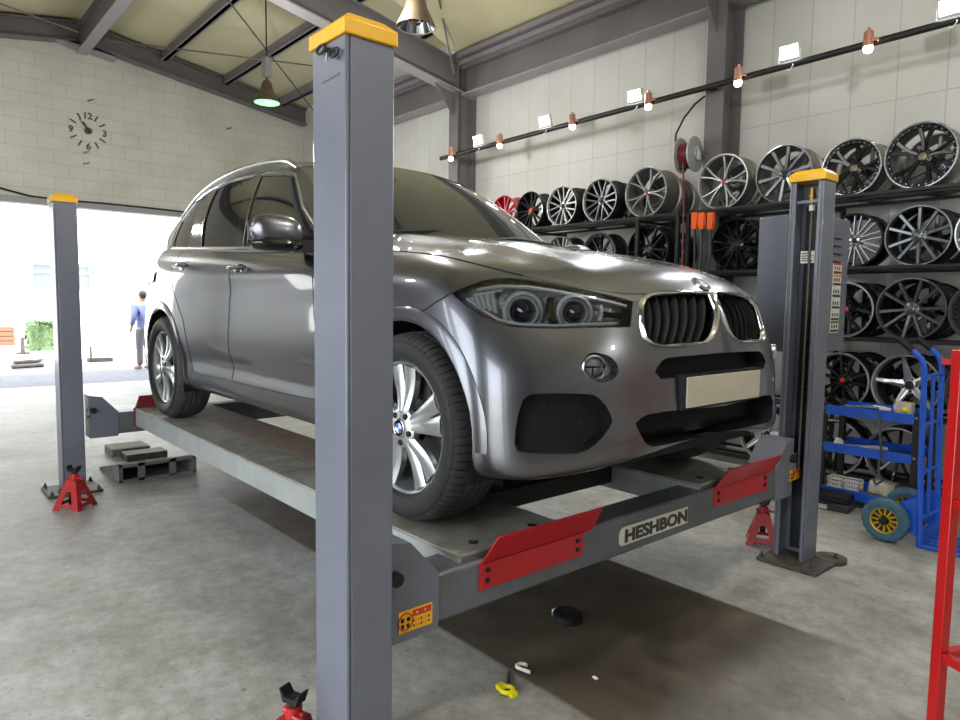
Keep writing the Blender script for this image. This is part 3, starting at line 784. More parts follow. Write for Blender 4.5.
lw, lowint, _ = pocket(v, f, [e for e in b if abs(v[e[0]].y)+abs(v[e[1]].y) > 1e-3], Vector((-.10, 0, 0)), 1, 'paint_dark', 'dark_mesh'); body_x.join(lw)
# --- kidney grille, right one
KO = [(639.8, 316), (640, 305), (642.5, 299), (648, 295.2), (660, 292.6), (680, 291.4), (700, 291.2), (709.5, 292.8), (714.5, 296.8), (717, 303), (716.2, 317), (713.6, 330), (710, 337.6), (704, 343), (692, 345), (676, 346.2), (660, 346.2), (650.5, 343.6), (644, 338), (640.8, 328)]
R = cut(bm, KO, 'cam', lambda c, n: c.x > .5); kv, kf, kb = take(bm, R)
kw, kfl, _ = pocket(kv, kf, kb, Vector((-.09, 0, 0)), .97, 'black_plastic', 'black')
# --- wheel arches
def circ(cx, cz, r, n=44): return [(cx+r*math.cos(2*PI*k/n), cz+r*math.sin(2*PI*k/n)) for k in range(n)]
RW = .36
lateral = lambda c, n: c.y < -.55
for cx, r in ((0, .404), (-2.933, .404)):
    R = cut(bm, circ(cx, RW, r), 'side', lateral); bmesh.ops.delete(bm, geom=R, context='FACES')
# --- bumper, doors: parts of their own
FB = [(451.5, 293), (436, 302), (421, 312.5), (408, 322), (396, 326), (380, 330), (380, 510), (820, 510), (820, 349), (716, 349), (640, 349), (634, 328.5), (600, 328.5), (556, 329.4), (510, 328), (493, 324), (470, 311)]
BP = [(452, 292.5)]
door_keep = lambda c, n: c.y < -.6
FD = [(-.80, 1.3), (-.74, .98), (-.68, .72), (-.68, .52), (-.72, .38), (-1.10, .372), (-1.74, .368), (-1.735, .55), (-1.70, .80), (-1.68, 1.3)]
RD = [(-1.688, 1.3), (-1.708, .80), (-1.743, .55), (-1.748, .368), (-2.36, .366), (-2.41, .44), (-2.41, .58), (-2.46, .70), (-2.56, .80), (-2.66, .90), (-2.72, 1.02), (-2.70, 1.3)]
doors = []
for D in (FD, RD):
    R = cut(bm, D, 'side', door_keep); doors.append(take(bm, R))
R = cut(bm, FB, 'cam', lambda c, n: c.x > .02); bump = take(bm, R)

def from_bm(bmx, m):
    r = MB(); ix = {v: i for i, v in enumerate(bmx.verts)}
    return r.add([v.co.copy() for v in bmx.verts], [[ix[v] for v in f.verts] for f in bmx.faces], m)
def gap(pts, r=.0035, m='black'): return MB().tube(pts, r, m, 6)
def side_line(poly, off=-.0015, n=6, tree=None):
    out = []
    for a, b in zip(poly[:-1], poly[1:]):
        for k in range(n):
            t = k/n; h = hit_side(a[0]+(b[0]-a[0])*t, a[1]+(b[1]-a[1])*t, off, tree)
            if h is not None: out.append(h)
    h = hit_side(*poly[-1], off, tree)
    if h is not None: out.append(h)
    return out
def cam_line(poly, off=-.0015, n=5, tree=None):
    out = []
    for a, b in zip(poly[:-1], poly[1:]):
        for k in range(n):
            t = k/n; h = hit(a[0]+(b[0]-a[0])*t, a[1]+(b[1]-a[1])*t, tree, off)
            if h is not None: out.append(h)
    h = hit(*poly[-1], tree, off)
    if h is not None: out.append(h)
    return out
for poly in (FD[0:10], RD[0:3]+RD[3:12]):
    pl_ = side_line(poly)
    body_x.join(gap(pl_))
body_x.join(gap(cam_line([(451.5, 293), (436, 302), (421, 312.5), (410, 320)], .0002), .0028))

# --- wheel arch trims
def arch_trim(cx, r0=.400, r1=.458, a0=-14, a1=190):
    rows = []
    for k in range(57):
        a = math.radians(a0+(a1-a0)*k/56); c, s_ = math.cos(a), math.sin(a)
        def P(r, off):
            h = hit_side(cx+r*c, max(.235, RW+r*s_), off)
            return h
        o = P(r1, .000); m_ = P((r0+r1)/2+.012, .007); i_ = P(r0+.014, .008); ii = P(r0+.008, .002)
        if None in (o, m_, i_, ii): continue
        rows.append([o, m_, i_, ii, ii+Vector((0, .07, 0))])
    m = MB().grid(rows, 'paint'); m.join(gap([r[0]+Vector((0, .0, 0)) for r in rows], .0014)); return m
arches = [arch_trim(0, a0=-3, a1=200), arch_trim(-2.933, a0=-18, a1=198)]
liners = []
for cx in (0, -2.933):
    l = MB(); prof = []
    rows = []
    for k in range(33):
        a = math.radians(-20+220*k/32); rows.append([Vector((cx+.408*math.cos(a), y, RW+.408*math.sin(a))) for y in (-.93, -.55)])
    l.grid(rows, 'black_plastic')
    liners.append(l)

body = from_bm(bm, 'paint'); body.join(body_x)
for l in liners: body.join(l)
# underbody
body.join(MB().box(-3.70, .25, -.80, 0, .235, .30, 'black_plastic')); body.join(MB().box(.25, .58, -.60, 0, .245, .30, 'black_plastic'))
body.join(MB().box(-2.35, -.55, -.86, -.55, .25, .60, 'black_plastic'))
body.mirror_y()
body_o = body.build('body', car, merge=1e-5, angle=38)

# --- hood
i4 = 4*7; i10 = 11*7-4
Fe = TOP[:i4+1]; Se = TOP[i4:i10+1]
Cn = curve([(.700, 0, .885), (.640, 0, .940), (.50, 0, .990), (.25, 0, 1.045), (-.05, 0, 1.095), (-.35, 0, 1.140), (-.60, 0, 1.172), (-.70, 0, 1.178)], 8)
def resample(C, n, key=None):
    C = np.array(C); d = np.concatenate([[0], np.cumsum(np.linalg.norm(np.diff(C, axis=0), axis=1))]); t = np.linspace(0, d[-1], n)
    return np.stack([np.interp(t, d, C[:, k]) for k in range(3)], 1)
NT, NV = 40, 26
Sd = resample(Se, NT+1); Cc = resample(Cn, NT+1)
vv = np.linspace(0, 1, NV+1)
Fd = resample(Fe, NV+1)
hood_rows = []
for i in range(NT+1):
    t = i/NT; row = []
    for k, v in enumerate(vv):
        c = Cc[i]; e = Sd[i]; w = 3.4
        x = c[0]+(e[0]-c[0])*(v*v); s_ = e[1]*v; z = c[2]+(e[2]-c[2])*v**w
        z += .015*math.exp(-((v-.60)/.075)**2)*min(1, t*3)*(1-t*.5) - .004*math.exp(-((v-.78)/.07)**2)*min(1, t*3)
        p = np.array([x, s_, z])
        c0, e0 = Cc[0], Sd[0]
        b0 = np.array([c0[0]+(e0[0]-c0[0])*v*v, e0[1]*v, c0[2]+(e0[2]-c0[2])*v**w])
        p = p+(1-t)**4*(Fd[k]-b0)
        row.append(loc3(p))
    hood_rows.append(row)
hood = MB().grid(hood_rows, 'paint')
hood.grid([hood_rows[0], [p+Vector((-.02, 0, -.015)) for p in hood_rows[0]]], 'paint')
hood_rr = [r[-1] for r in hood_rows]
bmh = bmesh.new(); hv = [bmh.verts.new(p) for p in hood.v]; [bmh.faces.new([hv[i] for i in f]) for f in hood.f]; bmesh.ops.recalc_face_normals(bmh, faces=bmh.faces); bmh.normal_update(); HTREE = BVHTree.FromBMesh(bmh)
hood.mirror_y()
hood_o = hood.build('hood', car, merge=1e-5, angle=50)
hg = gap([p+Vector((0, -.0015, -.0005)) for p in hood_rr], .0036); hg.join(gap([p+Vector((.002, 0, -.006)) for p in hood_rows[0]], .005)); hg.mirror_y()
hg.build('hood_gap_seal', car)

# --- doors, bumper
def both(mb, name, parent=car, **k):
    a = mb.build(name, parent, **k); b = mb.flipped().build(name, parent, **k); return a, b
door_o = []
for (v, f, b), nm in zip(doors, ('front_door', 'rear_door')): door_o.append(both(sheet(v, f, 'paint'), nm))
bmp = sheet(bump[0], bump[1], 'paint'); bmp.mirror_y(); bumper_o = bmp.build('front_bumper', car, merge=1e-5)
for a, nm in zip(arches, ('wheel_arch_trim', 'wheel_arch_trim')): both(a, nm)
both(side_intake, 'side_intake')
slit.mirror_y(); slit.build('upper_intake', car); lowint.mirror_y(); lowint.build('lower_intake', car)
# sensors on the intake, chrome lip line
q = MB()
for px in ((544, 407), (583, 423)):
    h = hit(*px, off=-.035)
    if h: q.cyl(h, h+Vector((.008, -.004, 0)), .012, 'black_plastic', 14)
both(q, 'parking_sensor')
# seam between bumper corner and flap
# --- front number plate
PL = MB(); PL.box(.776, .783, -.262, .262, .470, .580, 'plate_beige'); pb = MB(); pb.box(.74, .777, -.275, .275, .462, .588, 'black_plastic')
plt = PL.build('number_plate', car, bevel=.002); pb.build('plate_holder', plt)
# --- kidney grilles
ring = []
n_k = len(KO)
for k in range(n_k):
    a, b = KO[k], KO[(k+1) % n_k]
    for t in (0, .5):
        h = hit(a[0]+(b[0]-a[0])*t, a[1]+(b[1]-a[1])*t, off=.0)
        if h is not None: ring.append(h)
kid = MB(); kid.join(kw); kid.join(kfl)
kr = MB()
kc = sum(ring, Vector())/len(ring)
# chrome surround with a flat-oval section that swells outwards
rows = []
for h in ring:
    o = (h-kc); o.x *= .2; o = o.normalized()
    X = Vector((1, 0, 0))
    rows.append([h+o*.007-X*.012, h+o*.007+X*.006, h+X*.016-o*.001, h-o*.010+X*.012, h-o*.013-X*.004, h-o*.013-X*.03])
rows.append(rows[0]); kr.grid(rows, 'chrome')
ks = []
for k in range(7):
    t = (k+.75)/7.3
    top_ = (644+(713-644)*t, 294.5-1.2*t); bot = (646.5+(707-646.5)*t, 343-.5*t)
    pts = []
    for u in np.linspace(0, 1, 9):
        h = hit(top_[0]+(bot[0]-top_[0])*u, top_[1]+(bot[1]-top_[1])*u)
        if h is not None: pts.append(h+Vector((-.024+.018*math.sin(PI*u), 0, 0)))
    if len(pts) > 3:
        rw = [[p+Vector((.0, -.0045, 0)), p+Vector((.006, 0, 0)), p+Vector((0, .0045, 0)), p+Vector((-.05, .003, 0)), p+Vector((-.05, -.003, 0))] for p in pts]
        s = MB().grid(rw, 'black_plastic', closed=True); ks.append(s)
for fl in (False, True):
    g = (kid.flipped() if fl else kid).build('kidney_grille', car, angle=50)
    (kr.flipped() if fl else kr).build('chrome_surround', g, angle=70)
    for s in ks: (s.flipped() if fl else s).build('grille_slat', g, angle=60)
# --- head lamps
ax = Vector((.80, -.60, 0)).normalized()
def lamp_parts():
    P = {}
    P['lens'] = sheet(lens_v, lens_f, 'lens_clear')
    hs = MB(); hs.join(hw); hs.join(hf)
    ring_c = MB(); lens = MB(); drl = MB(); det = MB()
    for px, R_, in (((524, 306), .056), ((577, 308.5), .050)):
        h = hit(*px, off=-.045)
        if h is None: continue
        d = (CC-h); d = (d.normalized()*.55+ax*.45).normalized()
        ring_c.lathe([(R_*1.28, .002), (R_*1.24, .014), (R_*1.06, .018), (R_*1.02, -.015)], h, d, 'lamp_white', 36)
        ring_c.lathe([(R_*.96, .004), (R_*.90, .010), (R_*.80, .004), (R_*.80, -.02)], h, d, 'lamp_white', 36)
        lens.lathe([(R_*.80, -.006), (R_*.66, .010), (R_*.40, .020), (0, .024)], h, d, 'lens_dark', 30)
    hs_l = det
    def strip(poly, off, m, r, flat=1):
        pts = [hit(*p, off=off) for p in poly]; pts = [p for p in pts if p is not None]
        if len(pts) > 1: det.tube(pts, r, m, 6)
    strip([(476, 287.5), (500, 283.5), (530, 284.5), (560, 289), (590, 295), (618, 301.5), (628, 305)], -.014, 'lamp_white', .007)
    strip([(466, 297), (480, 307), (498, 317.5), (520, 322.5), (556, 324), (590, 322.8), (618, 322.2)], -.014, 'lamp_white', .006)
    strip([(604, 302), (606, 311), (602, 319)], -.03, 'lamp_white', .008)
    strip([(614, 306), (612, 313)], -.03, 'lamp_white', .006)
    strip([(553, 293), (551, 306), (554, 319)], -.035, 'black_gloss', .016)
    for i in range(5): strip([(470+i*5.5, 293.5-1.2*i), (474+i*5.5, 303+1.5*i)], -.03, 'lamp_white', .0075)
    for i in range(4): strip([(472+i*7, 291.5-1.5*i), (481+i*7, 290-1.2*i)], -.024, 'lamp_white', .005)
    strip([(481, 309), (490, 313), (499, 316)], -.028, 'amber', .006)
    strip([(606, 312), (618, 313), (626, 314)], -.03, 'black_gloss', .012)
    return hs, ring_c, lens, det, P['lens']
hs, rc, ln, det, cover = lamp_parts()
for fl in (False, True):
    F = (lambda m: m.flipped()) if fl else (lambda m: m)
    h = F(hs).build('headlight', car, angle=50)
    F(rc).build('lamp_ring', h, angle=60); F(ln).build('projector_lens', h); F(det).build('reflector_trim', h); F(cover).build('lens_cover', h, fix=False)
q = MB(); lp_ = [hit(*p, off=-.002) for p in HL+[HL[0]]]; q.tube([p for p in lp_ if p], .003, 'black', 6); both(q, 'headlight_seal')
# --- fog lamps
h = hit(594, 366.3, off=-.017)
if h is None: h = Vector((.64, -.63, .63))
d = Vector((.86, -.51, 0)).normalized(); fgm = MB(); fg2 = MB(); fg3 = MB(); R_ = .036
fgm.lathe([(R_*1.18, -.02), (R_*1.18, .02), (R_*1.05, .026), (R_*.98, .012)], h, d, 'satin_chrome', 32)
fg2.lathe([(R_*.98, .010), (R_*.6, .016), (0, .018)], h, d, 'lens_clear', 32)
fg3.lathe([(R_*.96, .006), (R_*.5, -.010), (0, -.012)], h, d, 'lamp_white', 32)
uu = d.cross(Vector((0, 0, 1))).normalized()
for a, b in ((Vector((0, 0, -.03)), Vector((0, 0, .0))), (uu*-.03, uu*.03)): fg3.tube([h+d*.004+a, h+d*.004+b], .0032, 'black', 6)
for fl in (False, True):
    F = (lambda m: m.flipped()) if fl else (lambda m: m)
    o = F(fgm).build('fog_lamp', car); F(fg3).build('reflector', o); F(fg2).build('fog_lens', o)
# ------------------------------------------------------------------ greenhouse
BELT = [(-.735, .806, 1.075), (-.95, .868, 1.062), (-1.40, .874, 1.084), (-1.90, .876, 1.112), (-2.40, .870, 1.142), (-2.90, .850, 1.177), (-3.25, .815, 1.192), (-3.55, .76, 1.195), (-3.80, .70, 1.195)]
RAIL = [(-.74, .795, 1.10), (-1.06, .715, 1.345), (-1.42, .622, 1.585), (-1.80, .630, 1.640), (-2.30, .640, 1.655), (-2.75, .632, 1.632), (-3.15, .612, 1.580), (-3.45, .590, 1.505), (-3.60, .585, 1.45)]
B_ = curve(BELT, 10); R_l = curve(RAIL, 10)
n_l = 14
gr_rows = []
for k in range(n_l+1):
    t = k/n_l; row = []
    for b, r in zip(B_, R_l):
        p = b+(r-b)*t; p = p+np.array([0, .028*math.sin(PI*t), 0]); row.append(loc3(p))
    gr_rows.append(row)
bmg = bmesh.new()
rv = [[bmg.verts.new(p) for p in r] for r in gr_rows]
for i in range(len(rv)-1):
    for j in range(len(rv[0])-1): bmg.faces.new((rv[i][j], rv[i][j+1], rv[i+1][j+1], rv[i+1][j]))
bmesh.ops.recalc_face_normals(bmg, faces=bmg.faces)
if sum(f.normal.y for f in bmg.faces) > 0: bmesh.ops.reverse_faces(bmg, faces=bmg.faces)
GTREE = BVHTree.FromBMesh(bmg)
def gside(x, y):
    h = hit(x, y, GTREE)
    return (h.x, h.z) if h is not None else None
# side glass outlines in side view
def edge_top(x): return np.interp(-x, [-p[0] for p in RAIL], [p[2] for p in RAIL])
def edge_bot(x): return np.interp(-x, [-p[0] for p in BELT], [p[2] for p in BELT])
FGL = [(-.82, edge_bot(-.82)+.022), (-1.665, edge_bot(-1.665)+.022), (-1.87, edge_top(-1.87)-.075), (-1.55, edge_top(-1.55)-.075), (-1.43, edge_top(-1.45)-.085), (-1.37, 1.455), (-1.15, 1.295), (-.87, edge_bot(-.87)+.07)]
RGL = [(-1.775, edge_bot(-1.78)+.022), (-2.345, edge_bot(-2.345)+.022), (-2.47, 1.36), (-2.565, edge_top(-2.565)-.075), (-2.30, edge_top(-2.30)-.075), (-1.975, edge_top(-1.975)-.075)]
QGL = [(-2.62, edge_bot(-2.62)+.022), (-3.01, edge_bot(-3.01)+.022), (-3.045, edge_bot(-3.04)+.06), (-3.07, 1.40), (-2.99, edge_top(-2.99)-.078), (-2.72, edge_top(-2.72)-.075), (-2.68, 1.40)]
glass = []
for pl_ in (FGL, RGL, QGL):
    R = cut(bmg, pl_, 'side'); glass.append(take(bmg, R))
    glass[-1] = glass[-1]
frame_line = [(-.80, edge_bot(-.82)+.010), (-3.03, edge_bot(-3.03)+.010), (-3.075, edge_bot(-3.07)+.06), (-3.10, 1.40), (-3.02, edge_top(-3.02)-.060), (-2.75, edge_top(-2.75)-.055), (-2.30, edge_top(-2.30)-.055), (-1.80, edge_top(-1.80)-.055), (-1.55, edge_top(-1.55)-.057), (-1.43, edge_top(-1.45)-.067), (-1.355, 1.468), (-1.135, 1.307), (-.85, edge_bot(-.87)+.08), (-.80, edge_bot(-.82)+.03)]
pillar = from_bm(bmg, 'paint')
pb_ = MB()                        # black pillar covers between the panes
pb_parts = []
for poly in ([(-1.655, edge_bot(-1.65)+.014), (-1.785, edge_bot(-1.78)+.014), (-1.985, edge_top(-1.985)-.066), (-1.86, edge_top(-1.86)-.066)],
             [(-2.335, edge_bot(-2.33)+.014), (-2.63, edge_bot(-2.62)+.014), (-2.69, 1.40), (-2.73, edge_top(-2.73)-.068), (-2.555, edge_top(-2.555)-.068), (-2.46, 1.36)]):
    b2 = bmesh.new(); vvv = [[b2.verts.new(p) for p in r] for r in gr_rows]
    for i in range(len(vvv)-1):
        for j in range(len(vvv[0])-1): b2.faces.new((vvv[i][j], vvv[i][j+1], vvv[i+1][j+1], vvv[i+1][j]))
    v, f, b = take(b2, cut(b2, poly, 'side'), False); pb_parts.append(MB().add([p+Vector((0, -.004, 0)) for p in v], f, 'black_gloss'))
roofside = pillar
both(roofside, 'roof_pillar_frame')
for pb_ in pb_parts: both(pb_, 'pillar_cover')
for lines in ([(-2.62, edge_bot(-2.62)+.015), (-2.68, 1.40), (-2.72, edge_top(-2.72)-.07)], [(-2.345, edge_bot(-2.345)+.015), (-2.47, 1.36), (-2.565, edge_top(-2.565)-.07)], [(-1.66, edge_bot(-1.66)+.015), (-1.865, edge_top(-1.865)-.07)]):
    both(gap(side_line(lines, .003, 6, GTREE), .004, 'satin_chrome'), 'pane_trim')
for (v, f, b), nm in zip(glass, ('front_window', 'rear_window', 'quarter_window')):
    both(sheet([p+Vector((0, .004, 0)) for p in v], f, 'win_dark'), nm)
q = MB(); pts = side_line(frame_line+[frame_line[0]], .002, 8, GTREE); q.tube(pts, .0075, 'satin_chrome', 6, closed=False); both(q, 'window_trim')
# roof, windscreen, tailgate glass
CTR = curve([(-1.36, 0, 1.632), (-1.62, 0, 1.675), (-2.0, 0, 1.705), (-2.4, 0, 1.712), (-2.8, 0, 1.695), (-3.2, 0, 1.65), (-3.5, 0, 1.58), (-3.62, 0, 1.545)], 8)
EDG = resample(R_l[20:], len(CTR))
rows = []
for c, e in zip(CTR, EDG):
    rows.append([loc3((c[0]+(e[0]-c[0])*v*v, e[1]*v, c[2]+(e[2]-c[2])*v**2.6)) for v in np.linspace(0, 1, 17)])
rf = MB().grid(rows, 'paint'); rf.mirror_y(); rf.build('roof', car, merge=1e-5)
rl = MB(); rp = [loc3(p)+Vector((0, -.004, .016)) for p in R_l[24:-4]]; rp = [loc3(R_l[21])+Vector((0, 0, .0))]+rp+[loc3(R_l[-3])]
rl.tube(rp, .014, 'satin_chrome', 8); both(rl, 'roof_rail')
A0 = R_l[0:21]; W0 = curve([(-.66, 0, 1.168), (-.90, 0, 1.345), (-1.14, 0, 1.51), (-1.36, 0, 1.632)], 10); A1 = resample(A0, 31); W1 = resample(W0, 31)
def wrow(c, e, vs): return [loc3((c[0]+(e[0]-c[0])*v**2.2, e[1]*v, c[2]+(e[2]-c[2])*v**2.2)) for v in vs]
ws = MB().grid([wrow(c, e, np.linspace(0, .90, 15)) for c, e in zip(W1, A1)], 'win_shield'); ws.mirror_y(); ws.build('windscreen', car, merge=1e-5)
ap = MB().grid([wrow(c, e, np.linspace(.90, 1.0, 5)) for c, e in zip(W1, A1)], 'paint'); both(ap, 'windscreen_pillar')
bb = MB(); bb.grid([[p+Vector((.002, 0, .003)) for p in wrow(c, e, np.linspace(.885, .915, 3))] for c, e in zip(W1, A1)], 'black'); both(bb, 'windscreen_seal')
# wipers and the dark scuttle
q = MB(); q.grid([wrow(W1[0], A1[0], np.linspace(0, 1, 15)), [p+Vector((.12, 0, -.035)) for p in wrow(W1[0], A1[0], np.linspace(0, 1, 15))]], 'black_plastic'); q.mirror_y(); q.build('scuttle_panel', car, merge=1e-5)
for y0, y1 in ((-.55, .05), (.02, .62)):
    q = MB(); q.tube([(-.66, y0, 1.165), (-.72, (y0+y1)/2, 1.20), (-.73, y1, 1.19)], .010, 'black', 6); q.build('windscreen_wiper', car)
# tailgate: glass, lower panel, spoiler
TG = [(-3.62, 0, 1.545), (-3.78, 0, 1.36), (-3.88, 0, 1.195)]; TE = [(-3.60, .585, 1.45), (-3.70, .64, 1.33), (-3.80, .70, 1.195)]
rows = [[loc3((c[0]+(e[0]-c[0])*v*v, e[1]*v, c[2]+(e[2]-c[2])*v*v)) for v in np.linspace(0, 1, 11)] for c, e in zip(curve(TG, 6), curve(TE, 6))]
q = MB().grid(rows, 'win_dark'); q.mirror_y(); q.build('tailgate_window', car, merge=1e-5)
q = MB(); q.hexa([loc3(p) for p in ((-3.42, 0, 1.60), (-3.42, .57, 1.545), (-3.72, .55, 1.485), (-3.76, 0, 1.545))], [loc3(p) for p in ((-3.42, 0, 1.625), (-3.42, .58, 1.565), (-3.73, .56, 1.50), (-3.77, 0, 1.565))], 'paint'); q.mirror_y(); q.build('roof_spoiler', car, bevel=.004)
# tail lamps
tl = [(-3.40, 1.02), (-3.40, .92), (-3.66, .88), (-3.66, 1.06)]
rows = []
for t in np.linspace(0, 1, 9):
    r = []
    for u in np.linspace(0, 1, 5):
        x = -3.14+(-3.72+3.14)*t; z = (.955-.02*t)+( .075+.03*t)*u; h = hit_side(x, z, .010)
        if h is not None: r.append(h)
    if len(r) == 5: rows.append(r)
if len(rows) > 2: both(MB().grid(rows, 'tail_red'), 'tail_lamp')
# ------------------------------------------------------------------ mirrors, handles, badges
def blob(c, rx, ry, rz, m, M=None, n=20, p=2.5, cutz=None):
    b = MB(); rows = []
    for i in range(n//2+1):
        th = -PI/2+PI*i/(n//2); row = []
        for k in range(n):
            ph = 2*PI*k/n
            def sg(v, e): return math.copysign(abs(v)**(2/e), v)
            q = Vector((rx*sg(math.cos(th), p)*sg(math.cos(ph), p), ry*sg(math.cos(th), p)*sg(math.sin(ph), p), rz*sg(math.sin(th), p)))
            if M is not None: q = M @ q
            row.append(Vector(c)+q)
        rows.append(row)
    return b.grid(rows, m, closed=True)
MC = Vector((-.885, -1.03, 1.135))
MR = Matrix.Rotation(math.radians(-8), 3, 'Z')
mh = MB(); rows = []
# mirror housing: rounded wedge, deeper at the outer end, flat towards the rear
for i in range(13):
    t = i/12; y = .118-.236*t; k = (1-abs(2*t-1)**3.2)**.45 if 0 < t < 1 else .12
    w = .085*k*(1.0-.12*t); hz = .080*k; row = []
    for a in range(20):
        an = 2*PI*a/20; cx, cz = math.cos(an), math.sin(an)
        x = w*math.copysign(abs(cx)**.75, cx); z = hz*math.copysign(abs(cz)**.8, cz)*(1 if cz > 0 else .8)
        x += .02*(1-k); row.append(MC+MR @ Vector((x, y, z+.012*t)))
    rows.append(row)
mh.grid(rows, 'paint', closed=True); mh.add(rows[0], [tuple(range(20))], 'paint'); mh.add(rows[-1], [tuple(range(20))[::-1]], 'paint')
ml = MB(); rows2 = []
for i in range(13):
    t = i/12; y = .120-.240*t; k = (1-abs(2*t-1)**3.2)**.45 if 0 < t < 1 else .12; row = []
    for a in range(20):
        an = 2*PI*a/20; cx, cz = math.cos(an), math.sin(an)
        row.append(MC+MR @ Vector((.094*k*cx*(1-.12*t)+.02*(1-k), y, -.048+.034*k*cz)))
    rows2.append(row)
ml.grid(rows2, 'black_gloss', closed=True)
ml.hexa([MC+Vector(p) for p in ((-.04, .08, -.080), (.05, .08, -.080), (.06, .165, -.080), (-.05, .165, -.080))], [MC+Vector(p) for p in ((-.04, .08, -.03), (.05, .08, -.03), (.06, .165, -.02), (-.05, .165, -.02))], 'black_gloss')
for fl in (False, True):
    F = (lambda m: m.flipped()) if fl else (lambda m: m)
    o = F(mh).build('door_mirror', car, angle=60); F(ml).build('mirror_base', o, angle=60)
    g = MB().box(-.004, .004, -.098, .098, -.05, .05, 'chrome', Matrix.Translation(MC+Vector((-.083, 0, .01)))); F(g).build('mirror_glass', o)
def handle(xc, zc):
    h0 = hit_side(xc, zc); m = MB(); c = MB(); L = .105; pts = []
    for i in range(9):
        t = -1+2*i/8; h = hit_side(xc+L*t, zc+.005)
        pts.append(h+Vector((0, -.030+.022*t**4, 0)))
    m.tube(pts, [.010]+[.0165]*7+[.010], 'paint', 10, flat=.6); cpts = [p+Vector((0, -.010, .006)) for p in pts[1:-1]]; c.tube(cpts, .004, 'satin_chrome', 6)
    cup = blob(h0+Vector((-.0, .002, -.012)), .075, .008, .040, 'black_gloss')
    return m, c, cup
for (dr, dl), (xc, zc) in zip(door_o, ((-1.585, 1.000), (-2.52, 1.042))):
    m, c, cup = handle(xc, zc)
    for fl, par in ((False, dr), (True, dl)):
        F = (lambda q: q.flipped()) if fl else (lambda q: q)
        F(m).build('door_handle', par); F(c).build('handle_trim', par); F(cup).build('handle_recess', par)
# engine badge on the front doors
for fl, par in ((False, door_o[0][0]), (True, door_o[0][1])):
    tx = text_mb('xDrive30d', .042, .0012, 'satin_chrome', Matrix.Identity(4), bold=.0004)
    for k, (x, y, z) in enumerate(tx.v):
        xx = (-.875+x) if not fl else (-.655-x)
        h = hit_side(xx, .545+y, .0015+max(0, z)); tx.v[k] = (h.x, h.y if not fl else -h.y, h.z)
    tx.build('engine_badge', par)
def roundel(o, n, up, R_):
    """blue and white quartered disc with a dark ring"""
    n = Vector(n).normalized(); u = Vector(up); u = (u-n*u.dot(n)).normalized(); r = u.cross(n); o = Vector(o); m = MB()
    m.lathe([(R_, -.003), (R_*1.0, .002), (R_*.94, .003), (R_*.9, .002)], o, n, 'chrome', 32); m.lathe([(R_*.92, .0015), (R_*.60, .002)], o, n, 'black_gloss', 32)
    m.lathe([(R_*.63, .0015), (R_*.60, .0032), (R_*.57, .0022)], o, n, 'chrome', 32)
    for q_ in range(4):
        pts = [o+n*.0024]+[o+n*.0024+(r*math.cos(a)+u*math.sin(a))*R_*.58 for a in np.linspace(q_*PI/2, q_*PI/2+PI/2, 9)]
        m.add(pts, [tuple(range(len(pts)))], 'roundel_white' if q_ % 2 == 0 else 'roundel_blue')
    return m
hh = HTREE.ray_cast(Vector((.662, -.0005, 2)), Vector((0, 0, -1)))
hn = hh[1] if hh[1].z > 0 else -hh[1]
roundel((hh[0].x, 0, hh[0].z+.003), (hn.x, 0, hn.z), (-1, 0, .3), .041).build('hood_roundel', car)
# ------------------------------------------------------------------ road wheels
def wheel_rim():
    ax_ = (0, 1, 0); o = (0, 0, 0)
    rm = MB(); rm.lathe([(.2535, .043), (.2535, .030), (.247, .024), (.238, .030), (.231, .055), (.227, .12), (.220, .2), (.246, .225)], o, ax_, 'silver', 72)
    sp = MB()
    for k in range(5):
        a0 = 2*PI*k/5+PI/2+.31
        for sg in (-1, 1):
            pts = []
            for t in np.linspace(0, 1, 9):
                r = .045+(.237-.045)*t; a = a0+sg*(.145+.035*t+.03*math.sin(PI*t))
                pts.append((r, a, .018+.008*t+.012*math.sin(PI*t)))
            rows = []
            for (r, a, d), t in zip(pts, np.linspace(0, 1, 9)):
                w = .022+.016*t**1.3; c = Vector((r*math.cos(a), d, r*math.sin(a))); tn_ = Vector((-math.sin(a), 0, math.cos(a)))
                rows.append([c-tn_*w+Vector((0, .006, 0)), c-tn_*w*.55-Vector((0, .002, 0)), c+tn_*w*.55-Vector((0, .002, 0)), c+tn_*w+Vector((0, .006, 0)), c+tn_*w*.8+Vector((0, .035, 0)), c-tn_*w*.8+Vector((0, .035, 0))])
            sp.grid(rows, 'silver', closed=True)
    hub = MB(); hub.lathe([(.078, .05), (.076, .026), (.060, .018), (.036, .014), (.034, .02), (0, .02)], o, ax_, 'silver', 40)
    lug = []
    for k in range(5):
        a = 2*PI*k/5+PI/2+.31+PI/5
        m = MB(); m.cyl((.055*math.cos(a), .013, .055*math.sin(a)), (.055*math.cos(a), .026, .055*math.sin(a)), .0115, 'black_steel', 12); lug.append(m)
    cap = roundel((0, .011, 0), (0, -1, 0), (0, 0, 1), .034)
    br = MB(); br.lathe([(.175, .135), (.175, .120), (.07, .118), (.065, .09)], o, ax_, 'steel', 40); br.lathe([(.226, .16), (0, .165)], o, ax_, 'black', 40)
    cal = MB(); cal.hexa([Vector((.08*math.cos(a)+0, y, .1+.0)) for a, y in ((0, .10), (PI, .10), (PI, .15), (0, .15))], [Vector((.06*math.cos(a), y, .19)) for a, y in ((0, .10), (PI, .10), (PI, .15), (0, .15))], 'plate_steel')
    return rm, sp, hub, lug, cap, br, cal
def place(m, M): return m.moved(M) if not isinstance(m, list) else [q.moved(M) for q in m]
